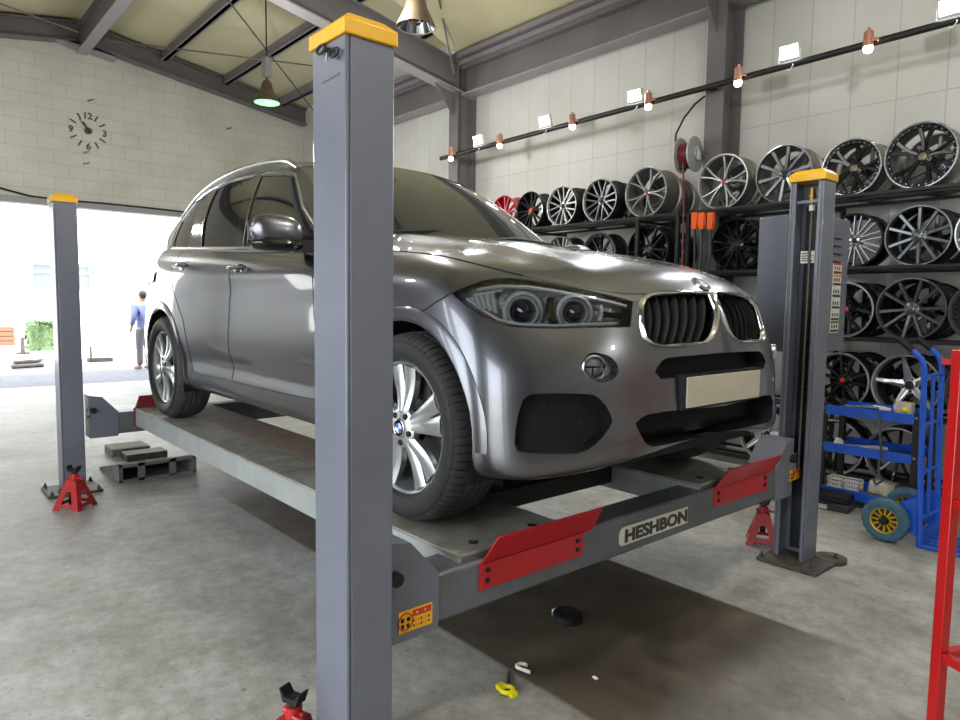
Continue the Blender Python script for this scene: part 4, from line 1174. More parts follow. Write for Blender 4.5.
for k, (wx, side, ro) in enumerate(((0, -1, .28), (-2.933, -1, .9), (0, 1, .5), (-2.933, 1, .1))):
    yo = .962 if wx == 0 else .964
    def T():
        M = Matrix.Translation((wx, -yo, RW)) @ Matrix.Rotation(ro, 4, 'Y')
        return (Matrix.Diagonal((1, -1, 1, 1)) @ M) if side > 0 else M
    prof = None
    rm, sp, hub, lug, cap, br, cal = wheel_rim()
    RT = .3615; N = 74
    tyre = MB()
    prof = [(.247, .050), (.252, .030), (.262, .015), (.285, .006), (.308, .003), (.322, .006)]
    nb = len(prof); gro = []
    half_ = [(.332, .012, 0), (.342, .023, 0), (.350, .037, 0), (.3555, .053, 0), (.358, .070, 0), (.349, .0715, 1), (.349, .0785, 1), (.3595, .080, 0), (.3612, .108, 0), (.351, .1095, 1), (.351, .1165, 1), (.3615, .118, 0)]
    for r_, y_, g_ in half_+[(r_, .255-y_, g_) for r_, y_, g_ in half_[::-1]]: prof.append((r_, y_)); gro.append(g_)
    prof += [(.322, .249), (.30, .252), (.247, .21)]
    angs = []
    for q in range(N): angs += [(2*PI*q/N, 0), (2*PI*(q+.86)/N, 0), (2*PI*(q+.88)/N, 1), (2*PI*(q+.98)/N, 1)]
    rows = []
    for a, dp in angs:
        row = []
        for i, (r, y) in enumerate(prof):
            intr = nb <= i < nb+len(gro)
            r2 = r-((.009 if nb+1 < i < nb+len(gro)-2 else .003) if dp and intr and not gro[i-nb] else 0); sk = .10*(y-.03) if intr and i < nb+2 else 0
            row.append(Vector((r2*math.cos(a+sk), y, r2*math.sin(a+sk))))
        rows.append(row)
    rows.append(rows[0]); ne = nb+len(gro)
    tyre.grid([r[:nb+1] for r in rows], 'rubber_side'); tyre.grid([r[nb:ne] for r in rows], 'rubber'); tyre.grid([r[ne-1:] for r in rows], 'rubber_side')
    M = T()
    ty = tyre.moved(M); wo = ty.build('road_wheel', car, angle=24, merge=1e-6)
    rm.join(hub)
    rm.moved(M).build('alloy_rim', wo, angle=40); sp.moved(M).build('double_spoke_face', wo, angle=50)
    for l in lug: l.moved(M).build('wheel_bolt', wo)
    M0 = Matrix.Translation((wx, -yo, RW)); M0 = (Matrix.Diagonal((1, -1, 1, 1)) @ M0) if side > 0 else M0
    cap.moved(M0).build('centre_cap', wo, angle=60); br.moved(M0).build('brake_disc', wo); cal.moved(M0).build('brake_caliper', wo, bevel=.004)
# ------------------------------------------------------------------ alloy rims and their racks
def spoke(mb, p0, p1, w0, w1, d0, d1, m, n=5, th=.03, bow=0., curve_=0.):
    """tapered spoke between polar points p0=(r,a) and p1=(r,a), depth d0 to d1 behind the lip plane"""
    rows = []; tn_prev = None
    a = np.array([p0[0]*math.cos(p0[1]), p0[0]*math.sin(p0[1])]); b = np.array([p1[0]*math.cos(p1[1]), p1[0]*math.sin(p1[1])])
    dr = (b-a)/np.linalg.norm(b-a); tn = np.array([-dr[1], dr[0]])
    for t in np.linspace(0, 1, n):
        c = a+(b-a)*t+tn*curve_*math.sin(PI*t); w = w0+(w1-w0)*t; d = d0+(d1-d0)*t+bow*math.sin(PI*t)
        C = Vector((c[0], d, c[1])); T = Vector((tn[0], 0, tn[1]))
        rows.append([C-T*w+Vector((0, .004, 0)), C-T*w*.7-Vector((0, .002, 0)), C+T*w*.7-Vector((0, .002, 0)), C+T*w+Vector((0, .004, 0)), C+T*w*.8+Vector((0, th, 0)), C-T*w*.8+Vector((0, th, 0))])
    mb.grid(rows, m, closed=True); k = len(rows)
    mb.add(rows[0], [(0, 1, 2, 3, 4, 5)], m); mb.add(rows[-1], [(5, 4, 3, 2, 1, 0)], m)
def rim_parts(R=.238, W_=.23, n=5, kind='single', face='silver', lip='silver', barrel='barrel_grey', cap='black', w=(.02, .014), conc=.03, dish=.012, ph=PI/2, bolts=0, spread=.2, curve_=0., hub=.06, edge=None):
    o = (0, 0, 0); ax_ = (0, 1, 0)
    b = MB()
    b.lathe([(R, .004), (R, .012), (R-.012, .022), (R-.016, .06), (R-.030, .09), (R-.034, W_*.62), (R-.018, W_*.72), (R-.016, W_-.02), (R, W_-.010), (R, W_), (R-.022, W_), (R-.026, W_*.7), (R-.042, W_*.6), (R-.038, .10), (R-.026, .06), (R-.020, dish+.018)], o, ax_, barrel, 56)
    l = MB(); l.lathe([(R, .004), (R-.003, 0), (R-.012, .0), (R-.016, .005), (R-.022, dish+.02)], o, ax_, lip, 56)
    if bolts:
        for k in range(bolts):
            a = 2*PI*k/bolts; l.cyl(((R-.030)*math.cos(a), dish-.002, (R-.030)*math.sin(a)), ((R-.030)*math.cos(a), dish+.01, (R-.030)*math.sin(a)), .0045, 'satin_chrome', 6)
    f = MB(); Ro = R-.019; dh = dish+conc; do = dish+.006
    if bolts: f.lathe([(R-.018, dish+.004), (R-.038, dish+.004), (R-.040, dish+.02)], o, ax_, face, 56)
    for k in range(n):
        a = 2*PI*k/n+ph
        if kind == 'single': spoke(f, (.03, a), (Ro, a), w[0], w[1], dh, do, face, curve_=curve_)
        elif kind == 'twin':
            for s in (-1, 1): spoke(f, (.05, a+s*.28), (Ro, a+s*(.28*.05/Ro+spread*.35)), w[0], w[1], dh, do, face, curve_=s*curve_)
        elif kind == 'vee':
            for s in (-1, 1): spoke(f, (.035, a+s*.10), (Ro, a+s*spread), w[0], w[1], dh, do, face, curve_=-s*curve_)
        elif kind == 'wye':
            spoke(f, (.03, a), (R*.45, a), w[0]*1.4, w[0]*1.6, dh, dh*.8+do*.2, face)
            for s in (-1, 1): spoke(f, (R*.40, a+s*.05), (Ro, a+s*spread), w[0], w[1], dh*.8+do*.2, do, face)
        elif kind == 'mesh':
            for s in (-1, 1): spoke(f, (.04, a-s*.12), (Ro, a+s*spread), w[0], w[1], dh, do, face)
        elif kind == 'star':
            spoke(f, (.03, a), (Ro, a), w[0], w[1], dh, do, face)
    f.lathe([(hub*.5, .12), (hub*1.05, .10), (hub, dh+.002), (hub*.55, dh-.006), (hub*.5, dh+.004), (0, dh+.004)], o, ax_, face, 30)
    nl = 5
    for k in range(nl):
        a = 2*PI*k/nl+ph+PI/nl; f.cyl((hub*.76*math.cos(a), dh-.005, hub*.76*math.sin(a)), (hub*.76*math.cos(a), dh+.004, hub*.76*math.sin(a)), .0085, 'black', 8)
    if edge:            # brighter machined faces
        pass
    c = MB(); c.lathe([(hub*.5, dh+.004), (hub*.48, dh-.008), (hub*.3, dh-.012), (0, dh-.012)], o, ax_, cap, 20)
    return b, l, f, c, R
def make_rim(label, x, z0, y, group, spin=0., tilt=0., **k):
    b, l, f, c, R = rim_parts(**k)
    M = Matrix.Rotation(spin, 4, 'Y')
    t = thing('alloy_rim', label, 'wheel rim', (x, y, z0+R), tilt, group)
    b.moved(M).build('barrel', t); l.moved(M).build('outer_lip', t); f.moved(M).build('spoke_face', t, angle=40); c.moved(M).build('hub_cap', t, angle=60)
    return t
YR_ = 5.70
def X_at(px, py): return at(px, py, Y=YR_).x
LV = [2.300, 1.742, 1.195, .622, .095]       # tops of the rack rails
g = ['rims on the top tier of the racks', 'rims on the second tier of the racks', 'rims on the third tier of the racks', 'rims on the fourth tier of the racks', 'rims on the lowest tier of the racks']
twoB = dict(kind='vee', n=5, face='black_alloy', lip='satin_chrome', barrel='barrel_grey', cap='cap_dull', w=(.011, .017), spread=.24, conc=.045, dish=.02, bolts=30, curve_=.012)
rimA = make_rim('large black split-spoke rim with polished lip at the right end of the top tier', X_at(920, 152), LV[0], YR_, g[0], R=.240, spin=.1, **twoB)
rimB = make_rim('black split-spoke rim with polished lip just right of the far column cap', X_at(851, 160), LV[0], YR_, g[0], R=.222, spin=.35, **twoB)
rimC = make_rim('dark grey ten-spoke rim on the top tier, left behind the far column cap', X_at(783, 174), LV[0], YR_, g[0], R=.242, kind='single', n=10, face='gun_alloy', lip='gun_alloy', barrel='barrel_grey', cap='black', w=(.012, .017), conc=.02, spin=.12, hub=.05)
rimD = make_rim('silver-edged rim with red centre right of the hose reel on the top tier', X_at(722, 180), LV[0], YR_, g[0], R=.246, kind='vee', n=5, face='silver', lip='silver', barrel='barrel_grey', cap='cap_red', w=(.008, .009), spread=.22, conc=.02, spin=.2, hub=.036, curve_=.01)
rimE = make_rim('large silver rim with red centre and long barrel left of the hose reel', X_at(645, 192), LV[0], YR_, g[0], R=.246, W_=.27, kind='vee', n=5, face='silver', lip='silver', barrel='barrel_grey', cap='cap_red', w=(.008, .009), spread=.24, conc=.02, spin=.45, hub=.036, curve_=.012)
rimF = make_rim('silver mesh-spoke rim standing next to the large red-centred rim', X_at(599, 200), LV[0], YR_, g[0], R=.228, kind='mesh', n=7, face='grey_alloy', lip='silver', barrel='barrel_dark', cap='black', w=(.009, .009), spread=.26, conc=.03, spin=.1, hub=.05)
rimG = make_rim('pale silver mesh-spoke rim, second to the left of the large red-centred rim', X_at(561, 205), LV[0], YR_, g[0], R=.222, kind='mesh', n=7, face='silver', lip='silver', barrel='barrel_dark', cap='black', w=(.009, .009), spread=.24, conc=.02, spin=.3, hub=.05)
rimH = make_rim('black multi-spoke rim with a red patch beside the bright red rim', -5.74, LV[0], YR_, g[0], R=0.218, kind='vee', n=6, face='black_alloy', lip='black_alloy', barrel='barrel_dark', cap='hot_red', w=(.010, .012), spread=.2, conc=.02, spin=.3)
rimI = make_rim('bright red rim at the left end of the top tier above the windscreen pillar', -6.19, LV[0], YR_, g[0], R=0.22, kind='vee', n=6, face='rim_red', lip='rim_red', barrel='rim_red', cap='rim_red', w=(.012, .014), spread=.2, conc=.02, spin=.2)
# second tier
tw = dict(kind='twin', n=5, face='gun_alloy', lip='gun_alloy', barrel='barrel_dark', cap='gun_alloy', w=(.012, .013), spread=.62, conc=.02, hub=.052)
make_rim('dark grey double-spoke rim on the second tier under the largest polished-lip rim', -1.728, LV[1], YR_, g[1], R=0.222, spin=.3, **tw)
make_rim('black rim with bright twin spokes right beside the vented cabinet', -2.165, LV[1], YR_, g[1], R=0.212, kind='twin', n=10, face='silver', lip='black_alloy', barrel='barrel_dark', cap='black', w=(.0055, .0055), spread=.14, conc=.01, spin=.1, hub=.04)
make_rim('bright-edged rim cut off by the right picture edge on the second tier', -1.28, LV[1], YR_, g[1], R=0.22, kind='vee', n=5, face='grey_alloy', lip='silver', barrel='barrel_dark', cap='black', w=(.011, .012), spread=.22, conc=.02, spin=.5)
make_rim('black rim with fine bright lines hidden behind the blue-grey cabinet', -2.6, LV[1], YR_, g[1], R=0.218, kind='mesh', n=6, face='gun_alloy', lip='silver', barrel='barrel_dark', cap='black', w=(.009, .009), spread=.24, conc=.02, spin=.2)
make_rim('matt black multi-spoke rim behind the orange clamps on the second tier', X_at(735, 247), LV[1], YR_, g[1], R=.236, kind='vee', n=7, face='black_alloy', lip='black_alloy', barrel='barrel_dark', cap='black', w=(.010, .011), spread=.2, conc=.02, spin=.2)
make_rim('glossy black star-spoked rim on the second tier below the large red-centred rim', X_at(647, 252), LV[1], YR_, g[1], R=.240, kind='vee', n=5, face='black_alloy', lip='black_alloy', barrel='barrel_dark', cap='gun_alloy', w=(.013, .010), spread=.4, conc=.02, spin=.0)
make_rim('black ten-spoke rim with silver rivets on the second tier left of the star rim', X_at(598, 248), LV[1], YR_, g[1], R=.226, kind='single', n=10, face='black_alloy', lip='gun_alloy', barrel='barrel_dark', cap='black', w=(.012, .010), conc=.03, spin=.1, bolts=16)
make_rim('bright silver many-spoke rim just above the hood line on the second tier', X_at(560, 248), LV[1], YR_, g[1], R=.224, kind='twin', n=8, face='silver', lip='gun_alloy', barrel='barrel_dark', cap='black', w=(.006, .006), spread=.2, conc=.02, spin=.3)
# third tier
make_rim('dark grey double-spoke rim on the third tier above the slim-lipped silver star rim', X_at(910, 309), LV[2], YR_, g[2], R=.234, spin=.55, **tw)
make_rim('black five-spoke rim with bright edge and red centre beside the sticker panel', -2.21, LV[2], YR_, g[2], R=0.222, kind='wye', n=5, face='black_alloy', lip='silver', barrel='barrel_dark', cap='rim_red', w=(.014, .016), spread=.22, conc=.03, spin=.2)
make_rim('dark rim cut off by the right picture edge on the third tier', -1.285, LV[2], YR_, g[2], R=0.222, kind='vee', n=6, face='black_alloy', lip='gun_alloy', barrel='barrel_dark', cap='black', w=(.011, .012), spread=.22, conc=.02, spin=.5)
# fourth tier
make_rim('silver five-spoke rim with thin lip and deep black barrel behind the hand truck grips', -1.745, LV[3], YR_, g[3], R=0.236, kind='star', n=5, face='silver', lip='silver', barrel='black', cap='black', w=(.030, .013), conc=.06, dish=.04, spin=-.18, hub=.062)
make_rim('black five-spoke rim with polished lip and red cap above the blue tool cart', -2.215, LV[3], YR_, g[3], R=0.228, kind='twin', n=5, face='black_alloy', lip='silver', barrel='barrel_dark', cap='hot_red', w=(.012, .016), spread=.5, conc=.05, dish=.03, spin=.2, hub=.04)
make_rim('dark rim at the right end of the fourth tier behind the red frame', -1.275, LV[3], YR_, g[3], R=0.226, kind='vee', n=6, face='black_alloy', lip='gun_alloy', barrel='barrel_dark', cap='black', w=(.011, .012), spread=.22, conc=.02, spin=.1)
# lowest tier
make_rim('bright silver five-spoke rim seen between the bumper and the far column near the floor', X_at(763, 436), LV[4], YR_, g[4], R=.228, kind='star', n=5, face='silver', lip='silver', barrel='barrel_dark', cap='black', w=(.034, .020), conc=.05, dish=.02, spin=.25, hub=.055)
make_rim('black rim with silver edge seen through the left of the blue tool cart', -2.22, LV[4], YR_, g[4], R=0.222, kind='vee', n=5, face='black_alloy', lip='silver', barrel='barrel_dark', cap='black', w=(.011, .012), spread=.22, conc=.03, spin=.4)
make_rim('black rim with thin silver edge seen through the right of the blue tool cart', -1.775, LV[4], YR_, g[4], R=0.222, kind='single', n=10, face='black_alloy', lip='silver', barrel='barrel_dark', cap='black', w=(.010, .011), conc=.03, spin=.1)
# rims standing behind the front ones
bk = dict(kind='vee', n=5, face='gun_alloy', lip='barrel_grey', barrel='barrel_grey', cap='black', w=(.014, .016), spread=.22, conc=.02)
bd = dict(kind='vee', n=5, face='black_alloy', lip='barrel_dark', barrel='barrel_dark', cap='black', w=(.014, .016), spread=.22, conc=.02)
for px, py, lv, kw, txt in ((920, 152, 0, bk, 'plain rim standing behind the far right polished-lip rim on the top tier'), (851, 160, 0, bk, 'plain rim standing behind the polished-lip rim beside the far column cap'),
                            (722, 180, 0, bk, 'plain rim standing behind the silver-edged rim right of the hose reel'), (783, 174, 0, bk, 'plain rim standing behind the ten-spoke rim at the column cap'), (645, 192, 0, bk, 'plain rim whose barrel ends behind the large red-centred rim'),
                            (599, 200, 0, bd, 'dark barrel standing behind the mesh rim next to the large red-centred rim'), (561, 205, 0, bd, 'dark barrel standing behind the second mesh rim'),
                            (917, 232, 1, bd, 'dark rim standing behind the double-spoke rim of the second tier'), (735, 247, 1, bd, 'dark rim standing behind the matt black rim with the orange clamps'), (647, 252, 1, bd, 'dark rim standing behind the glossy black star rim'),
                            (910, 309, 2, bd, 'dark rim standing behind the double-spoke rim of the third tier'), (840, 383, 3, bd, 'dark rim standing behind the red-capped rim above the tool cart'), (843, 312, 2, bd, 'dark rim standing behind the red-centred rim beside the sticker panel'), (906, 381, 3, bd, 'dark rim standing behind the silver star rim at the hand truck grips')):
    make_rim(txt, X_at(px, py)+.02, LV[lv], YR_+.30, 'rims standing in the back row', R=.222, spin=.3, W_=.22, **kw)
# the racks
def rack(name, label, xs, levels):
    t = thing(name, label, 'rack', ((xs[0]+xs[-1])/2, 5.97, 0)); L_ = Matrix.Translation((-(xs[0]+xs[-1])/2, -5.97, 0))
    for x in xs:
        for y in (5.675, 6.285): MB().box(x-.017, x+.017, y-.017, y+.017, 0, 2.305 if y > 6 else 2.285, 'black_steel').moved(L_).build('upright', t, bevel=.002)
    for z in levels:
        b = MB()
        for y in (5.765, 5.915, 6.20): b.box(xs[0], xs[-1], y-.011, y+.011, z-.024, z, 'black_steel')
        for x in xs: b.box(x-.0165, x+.0165, 5.69, 6.27, z-.05, z-.024, 'black_steel')
        b.box(xs[0], xs[-1], 5.668, 5.686, z-.012, z+.010, 'black_steel')
        b.moved(L_).build('tier_frame', t)
    return t
rack('wheel_rack', 'black steel tube rack full of rims on the right, behind the far lift column', [-3.61, -2.48, -1.0, -.1], LV)
rack('wheel_rack', 'black steel tube rack on the left showing above the car hood', [-7.30, -5.70, -4.18, -3.72], LV)
# ------------------------------------------------------------------ lights of the hall
rail = thing('lamp_pipe', 'long black pipe carrying floodlights and copper spots along the white block wall', 'pipe', (-4.4, 5.93, 3.47))
pz = lambda x: 3.44+.012*(x+7.7)
MB().tube([(-7.74+4.4, 0, pz(-7.74)-3.47), (-.2+4.4, 0, pz(-.2)-3.47)], .028, 'black', 12).build('pipe', rail)
for xc in (-7.62, -3.62): MB().box(xc+4.4-.03, xc+4.4+.03, 0, .12, pz(xc)-3.47-.012, pz(xc)-3.47+.012, 'black').build('pipe_clamp', rail)
def flood():
    t = thing('floodlight', 'x', 'floodlight', (0, 0, 0), 0, 'LED floodlights on the black pipe')
    a = math.radians(14); M = Matrix.Translation((0, -.02, .105)) @ Matrix.Rotation(a, 4, 'X')
    MB().box(-.085, .085, 0, .045, -.06, .06, 'white_plastic', M).build('lamp_body', t, bevel=.006)
    MB().box(-.075, .075, -.003, 0, -.05, .05, 'led_white', M).build('led_panel', t)
    b = MB()
    for s in (-1, 1): b.box(s*.092-.004, s*.092+.004, -.012, .012, .022, .115, 'white_plastic')
    b.box(-.096, .096, -.012, .012, .022, .03, 'white_plastic'); b.build('mounting_bracket', t)
    MB().tube([(.02, .0, .03), (.05, -.035, -.02), (.02, -.04, -.06), (.0, -.03, -.04)], .005, 'bone_white', 6).build('power_lead', t)
    return t
FL = [(-6.93, 'smallest white floodlight at the far left end of the black pipe'), (-5.73, 'second white floodlight from the left end of the pipe, left of a copper spot'), (-4.45, 'white floodlight on the pipe just left of the middle steel column'),
      (-2.85, 'white floodlight on the pipe above the ten-spoke rim at the far column cap'), (-1.67, 'largest white floodlight at the top right corner of the picture')]
f0 = flood()
for k, (x, lb) in enumerate(FL):
    o = f0 if k == 0 else dup(f0, (0, 0, 0)); o.location = (x, 5.93, pz(x)); o['label'] = lb
    lamp_o = (x, 5.82, pz(x)+.08)
def spot():
    t = thing('spotlight', 'x', 'spotlight', (0, 0, 0), 0, 'copper spots on the black pipe')
    m = MB(); m.lathe([(0, .075), (.030, .075), (.036, .065), (.040, -.045), (.036, -.045), (.032, .05), (0, .05)], (0, -.02, .0), (0, 0, 1), 'copper', 20); m.build('lamp_shade', t)
    m = MB(); m.lathe([(.014, -.01), (.030, -.035), (.036, -.06), (.028, -.085), (0, -.095)], (0, -.02, 0), (0, 0, 1), 'bulb_warm', 16); m.build('bulb', t)
    MB().cyl((.03, 0, .01), (.07, 0, .0), .014, 'copper', 10).build('bracket_arm', t)
    m = MB(); m.cyl((0, -.02, .075), (0, -.02, .10), .012, 'copper', 10); m.build('cap_nut', t)
    return t
SP = [(-7.43, 'copper spot with bulb at the left tip of the black pipe'), (-6.45, 'copper spot between the two leftmost floodlights'), (-5.25, 'copper spot right of the second floodlight'), (-4.24, 'copper spot at the left edge of the middle steel column'),
      (-3.28, 'copper spot just right of the middle steel column'), (-2.20, 'rightmost copper spot, above the two polished-lip rims')]
s0 = spot()
for k, (x, lb) in enumerate(SP):
    o = s0 if k == 0 else dup(s0, (0, 0, 0)); o.location = (x, 5.885, pz(x)); o['label'] = lb
def pendant(label, x, y, z, R_, glow, zc):
    t = thing('pendant_lamp', label, 'ceiling lamp', (x, y, z), 0, None)
    m = MB(); m.lathe([(.035, .30), (.06, .27), (R_*.55, .14), (R_*.86, .04), (R_, .0), (R_*.97, .0), (R_*.84, .042), (R_*.5, .14), (.05, .262)], (0, 0, 0), (0, 0, 1), 'lamp_cone', 36); m.build('lamp_shade', t, angle=50)
    m = MB(); m.lathe([(R_*.95, .004), (R_*.8, .045), (R_*.45, .14), (0, .16)], (0, 0, 0), (0, 0, 1), 'green_glow' if glow else 'lamp_silver', 36)
    if not glow:
        for k in range(36):
            pass
    m.build('reflector', t, angle=20 if not glow else 50)
    m = MB(); m.lathe([(.02, .15), (.05, .10), (.055, .05), (.03, .02), (0, .015)], (0, 0, 0), (0, 0, 1), 'green_glow' if glow else 'bulb_glass', 18); m.build('bulb', t)
    m = MB(); m.box(-.06, .06, -.045, .045, .34, .60, 'steel_frame_light'); m.box(-.012, .012, -.012, .012, .29, .34, 'black'); m.build('ballast_box', t, bevel=.006)
    m = MB(); m.tube([(0, 0, .60), (0, 0, zc-z)], .010, 'black', 8); m.box(-.05, .05, -.015, .015, zc-z-.03, zc-z, 'black'); m.build('hanger', t)
    return t
pA = at(267, 103, X=-9.2); pendant('cone pendant lamp glowing green above the car roof', pA.x, pA.y, pA.z, .175, True, roof_z(pA.y)-.01)
pB = at(416, 27, X=-4.3); pendant('brown cone pendant lamp with silver reflector right of the near column cap', pB.x, pB.y, pB.z, .15, False, roof_z(pB.y)-.01)
# ------------------------------------------------------------------ on the back wall
xw = XB+.004
ck = thing('wall_clock', 'frameless wall clock of dark numerals and bars on the white back wall', 'clock', tuple(at(88, 131, X=xw)))
RC = .245
CM = lambda y, z: frame_M((.0, y, z), (0, 1, 0), (0, 0, 1))
for txt, hr in (('12', 0), ('3', 3), ('6', 6), ('9', 9)):
    a = PI/2-hr*PI/6; text_mb(txt, .145, .006, 'clock_dark', CM(RC*math.cos(a), RC*math.sin(a)-.052), bold=.004, align='CENTER').build('numeral', ck)
for hr in (1, 2, 4, 5, 7, 8, 10, 11):
    a = PI/2-hr*PI/6; M = frame_M((0, RC*math.cos(a), RC*math.sin(a)), (0, math.cos(a), math.sin(a)), (0, -math.sin(a), math.cos(a)))
    MB().box(-.052, .052, -.011, .011, 0, .010, 'clock_dark', M).build('hour_bar', ck)
MB().cyl((0, 0, 0), (.03, 0, 0), .055, 'clock_dark', 24).build('movement', ck)
for L_, w_, a, x_ in ((.15, .012, math.radians(120), .034), (.21, .005, math.radians(128), .040)):
    M = frame_M((x_, 0, 0), (0, math.cos(a), math.sin(a)), (0, -math.sin(a), math.cos(a))); MB().box(-.04, L_, -w_, w_, 0, .004, 'black', M).build('clock_hand', ck)
cb = [at(x, y, X=XB+.03) for x, y in ((-40, 176), (0, 188), (30, 196), (60, 200), (100, 203), (140, 207), (185, 212), (240, 219))]
tag(MB().tube([Vector(p) for p in cb], .016, 'cable', 6).build('wall_cable'), 'dark cable sagging along the back wall just above the wide opening', 'cable')
for px, py, lb in ((88, 101, 'small black hook in the back wall above the clock'), (227, 129, 'small dark anchor in the back wall right of the green lamp cone'), (306, 144, 'small dark anchor in the back wall beside the near column'), (84, 164, 'small curved hook in the back wall under the clock, the lower one'), (84, 153, 'small curved hook in the back wall right under the clock numerals')):
    p = at(px, py, X=XB)
    m = MB(); m.tube([p, p+Vector((.05, 0, 0)), p+Vector((.06, .04, .01)), p+Vector((.05, .07, .03))], .012, 'steel_frame' if py < 150 else 'steel_frame_light', 6); tag(m.build('wall_hook'), lb, 'hook')
# hose reel on the middle column
rc_ = at(688, 155, Y=5.93); hr = thing('hose_reel', 'grey hose reel with red hose on the middle steel column', 'hose reel', tuple(rc_))
dr_ = Vector((.95, .10, 0)).normalized()
for s, nm in ((-.07, 'reel_flange'), (.07, 'reel_flange')):
    MB().lathe([(.165, -.008), (.17, 0), (.165, .008), (.05, .012), (0, .012)], dr_*s, dr_, 'reel_grey', 30).build(nm, hr)
MB().lathe([(.0, -.06), (.11, -.06), (.115, -.03), (.118, .0), (.115, .03), (.11, .06), (0, .06)], (0, 0, 0), dr_, 'hose_red', 24).build('hose_coil', hr)
m = MB(); m.tube([dr_*.085+Vector((0, 0, .06)), dr_*.11+Vector((0, 0, .0)), dr_*.11+Vector((0, 0, -.06))], .022, 'reel_grey', 8); m.cyl(dr_*.07, dr_*.105, .05, 'reel_grey', 20); m.build('reel_handle', hr)
m = MB(); m.box(-.02, .05, .05, .13, -.05, .05, 'reel_grey'); m.build('wall_mount', hr)
m = MB(); m.tube([at(705, 96, Y=5.90)-rc_, at(695, 104, Y=5.86)-rc_, at(684, 118, Y=5.84)-rc_, at(676, 134, Y=5.84)-rc_, at(675, 148, Y=5.86)-rc_, at(680, 160, Y=5.90)-rc_], .010, 'cable', 8); m.build('supply_hose', hr)
m = MB(); m.tube([at(683, 162, Y=5.80)-rc_, at(684, 200, Y=5.645)-rc_, at(683, 240, Y=5.64)-rc_, at(682, 290, Y=5.64)-rc_], .008, 'hose_red', 8); m.build('hanging_hose', hr)
m = MB(); m.box(-.06, .02, -.06, .02, -.13, -.09, 'case_dark'); m.build('hose_guide', hr)
# orange clamps with black leads on the right rack's corner post
jc = thing('jumper_cable_set', 'three orange clamps with black leads hanging on the rack post behind the car hood', 'jumper cables', tuple(at(703, 222, Y=5.62)))
j0 = at(703, 222, Y=5.62)
for px, s in ((695, 0), (702, 1), (711, 2)):
    p = at(px, 221, Y=5.60)-j0; m = MB()
    m.hexa([p+Vector(q) for q in ((-.022, -.02, -.075), (.022, -.02, -.075), (.022, .02, -.075), (-.022, .02, -.075))], [p+Vector(q) for q in ((-.030, -.022, .075), (.030, -.022, .075), (.030, .022, .075), (-.030, .022, .075))], 'orange')
    m.box(p.x-.036, p.x-.028, p.y-.01, p.y+.01, p.z-.05, p.z+.06, 'orange'); m.box(p.x+.028, p.x+.036, p.y-.01, p.y+.01, p.z-.05, p.z+.06, 'orange'); o = m.build('clamp', jc, bevel=.006)
    m = MB(); m.tube([p+Vector((0, 0, -.07)), p+Vector((.01, 0, -.3)), p+Vector((.015-.03*s, -.005, -.62)), p+Vector((.03-.03*s, 0, -.75))], .010, 'cable', 8); m.build('lead', jc)
# ------------------------------------------------------------------ floor things
def jack_stand(label, p, rz, sc=1.0):
    t = thing('jack_stand', label, 'jack stand', (p[0], p[1], 0), rz, 'red jack stands'); m = MB(); H = .235*sc; b = .115*sc; q = .042*sc
    cs = [(-1, -1), (1, -1), (1, 1), (-1, 1)]
    for i in range(4):
        (ax_, ay), (bx_, by_) = cs[i], cs[(i+1) % 4]
        A = Vector((ax_*b, ay*b, 0)); B = Vector((bx_*b, by_*b, 0)); C = Vector((bx_*q, by_*q, H)); D = Vector((ax_*q, ay*q, H)); n = ((B-A).cross(D-A)).normalized()*.005
        def pt(u, v): return (A*(1-u)+B*u)*(1-v)+(D*(1-u)+C*u)*v
        W_ = [[pt(0, 0), pt(.22, 0), pt(.36, .62), pt(.0, .62)], [pt(.78, 0), pt(1, 0), pt(1, .62), pt(.64, .62)], [pt(0, .62), pt(1, .62), pt(1, 1), pt(0, 1)], [pt(.18, .10), pt(.82, .10), pt(.76, .22), pt(.24, .22)]]
        for w_ in W_: m.prism(w_, -n, 'stand_red')
    m.box(-q*1.1, q*1.1, -q*1.1, q*1.1, H-.012, H, 'stand_red'); m.cyl((0, 0, H-.02), (0, 0, H+.045*sc), .032*sc, 'stand_red', 16); m.build('stand_base', t)
    m = MB(); m.cyl((0, 0, .08*sc), (0, 0, H+.075*sc), .021*sc, 'black_steel', 12)
    pts = [(-.052, .05), (-.045, .05), (-.025, .022), (.025, .022), (.045, .05), (.052, .05), (.034, 0), (-.034, 0)]
    m.prism([Vector((x*sc, -.026*sc, H+(.062+z)*sc)) for x, z in pts], (0, .052*sc, 0), 'black_steel'); m.build('saddle', t)
    m = MB(); m.cyl((q*.5, -.02, H+.015), (.105*sc, -.025, H+.012), .009*sc, 'stand_red', 8); m.cyl((-.05*sc, 0, H+.012), (.04, 0, H+.012), .013*sc, 'stand_red', 8); m.build('locking_lever', t)
    return t
pj = at(72, 508, Z=0); jack_stand('red jack stand with black saddle in front of the left rear lift column', (pj.x, pj.y+.02), .72, .84)
pj = at(289, 689, Z=.275); jack_stand('red jack stand with black saddle cut off by the bottom edge beside the near column', (pj.x, pj.y+.015), .35, .78)
pj = at(764, 549, Z=0); jack_stand('red jack stand behind the far lift column under the front crossbeam', (-1.93, 3.965), .5, .80)
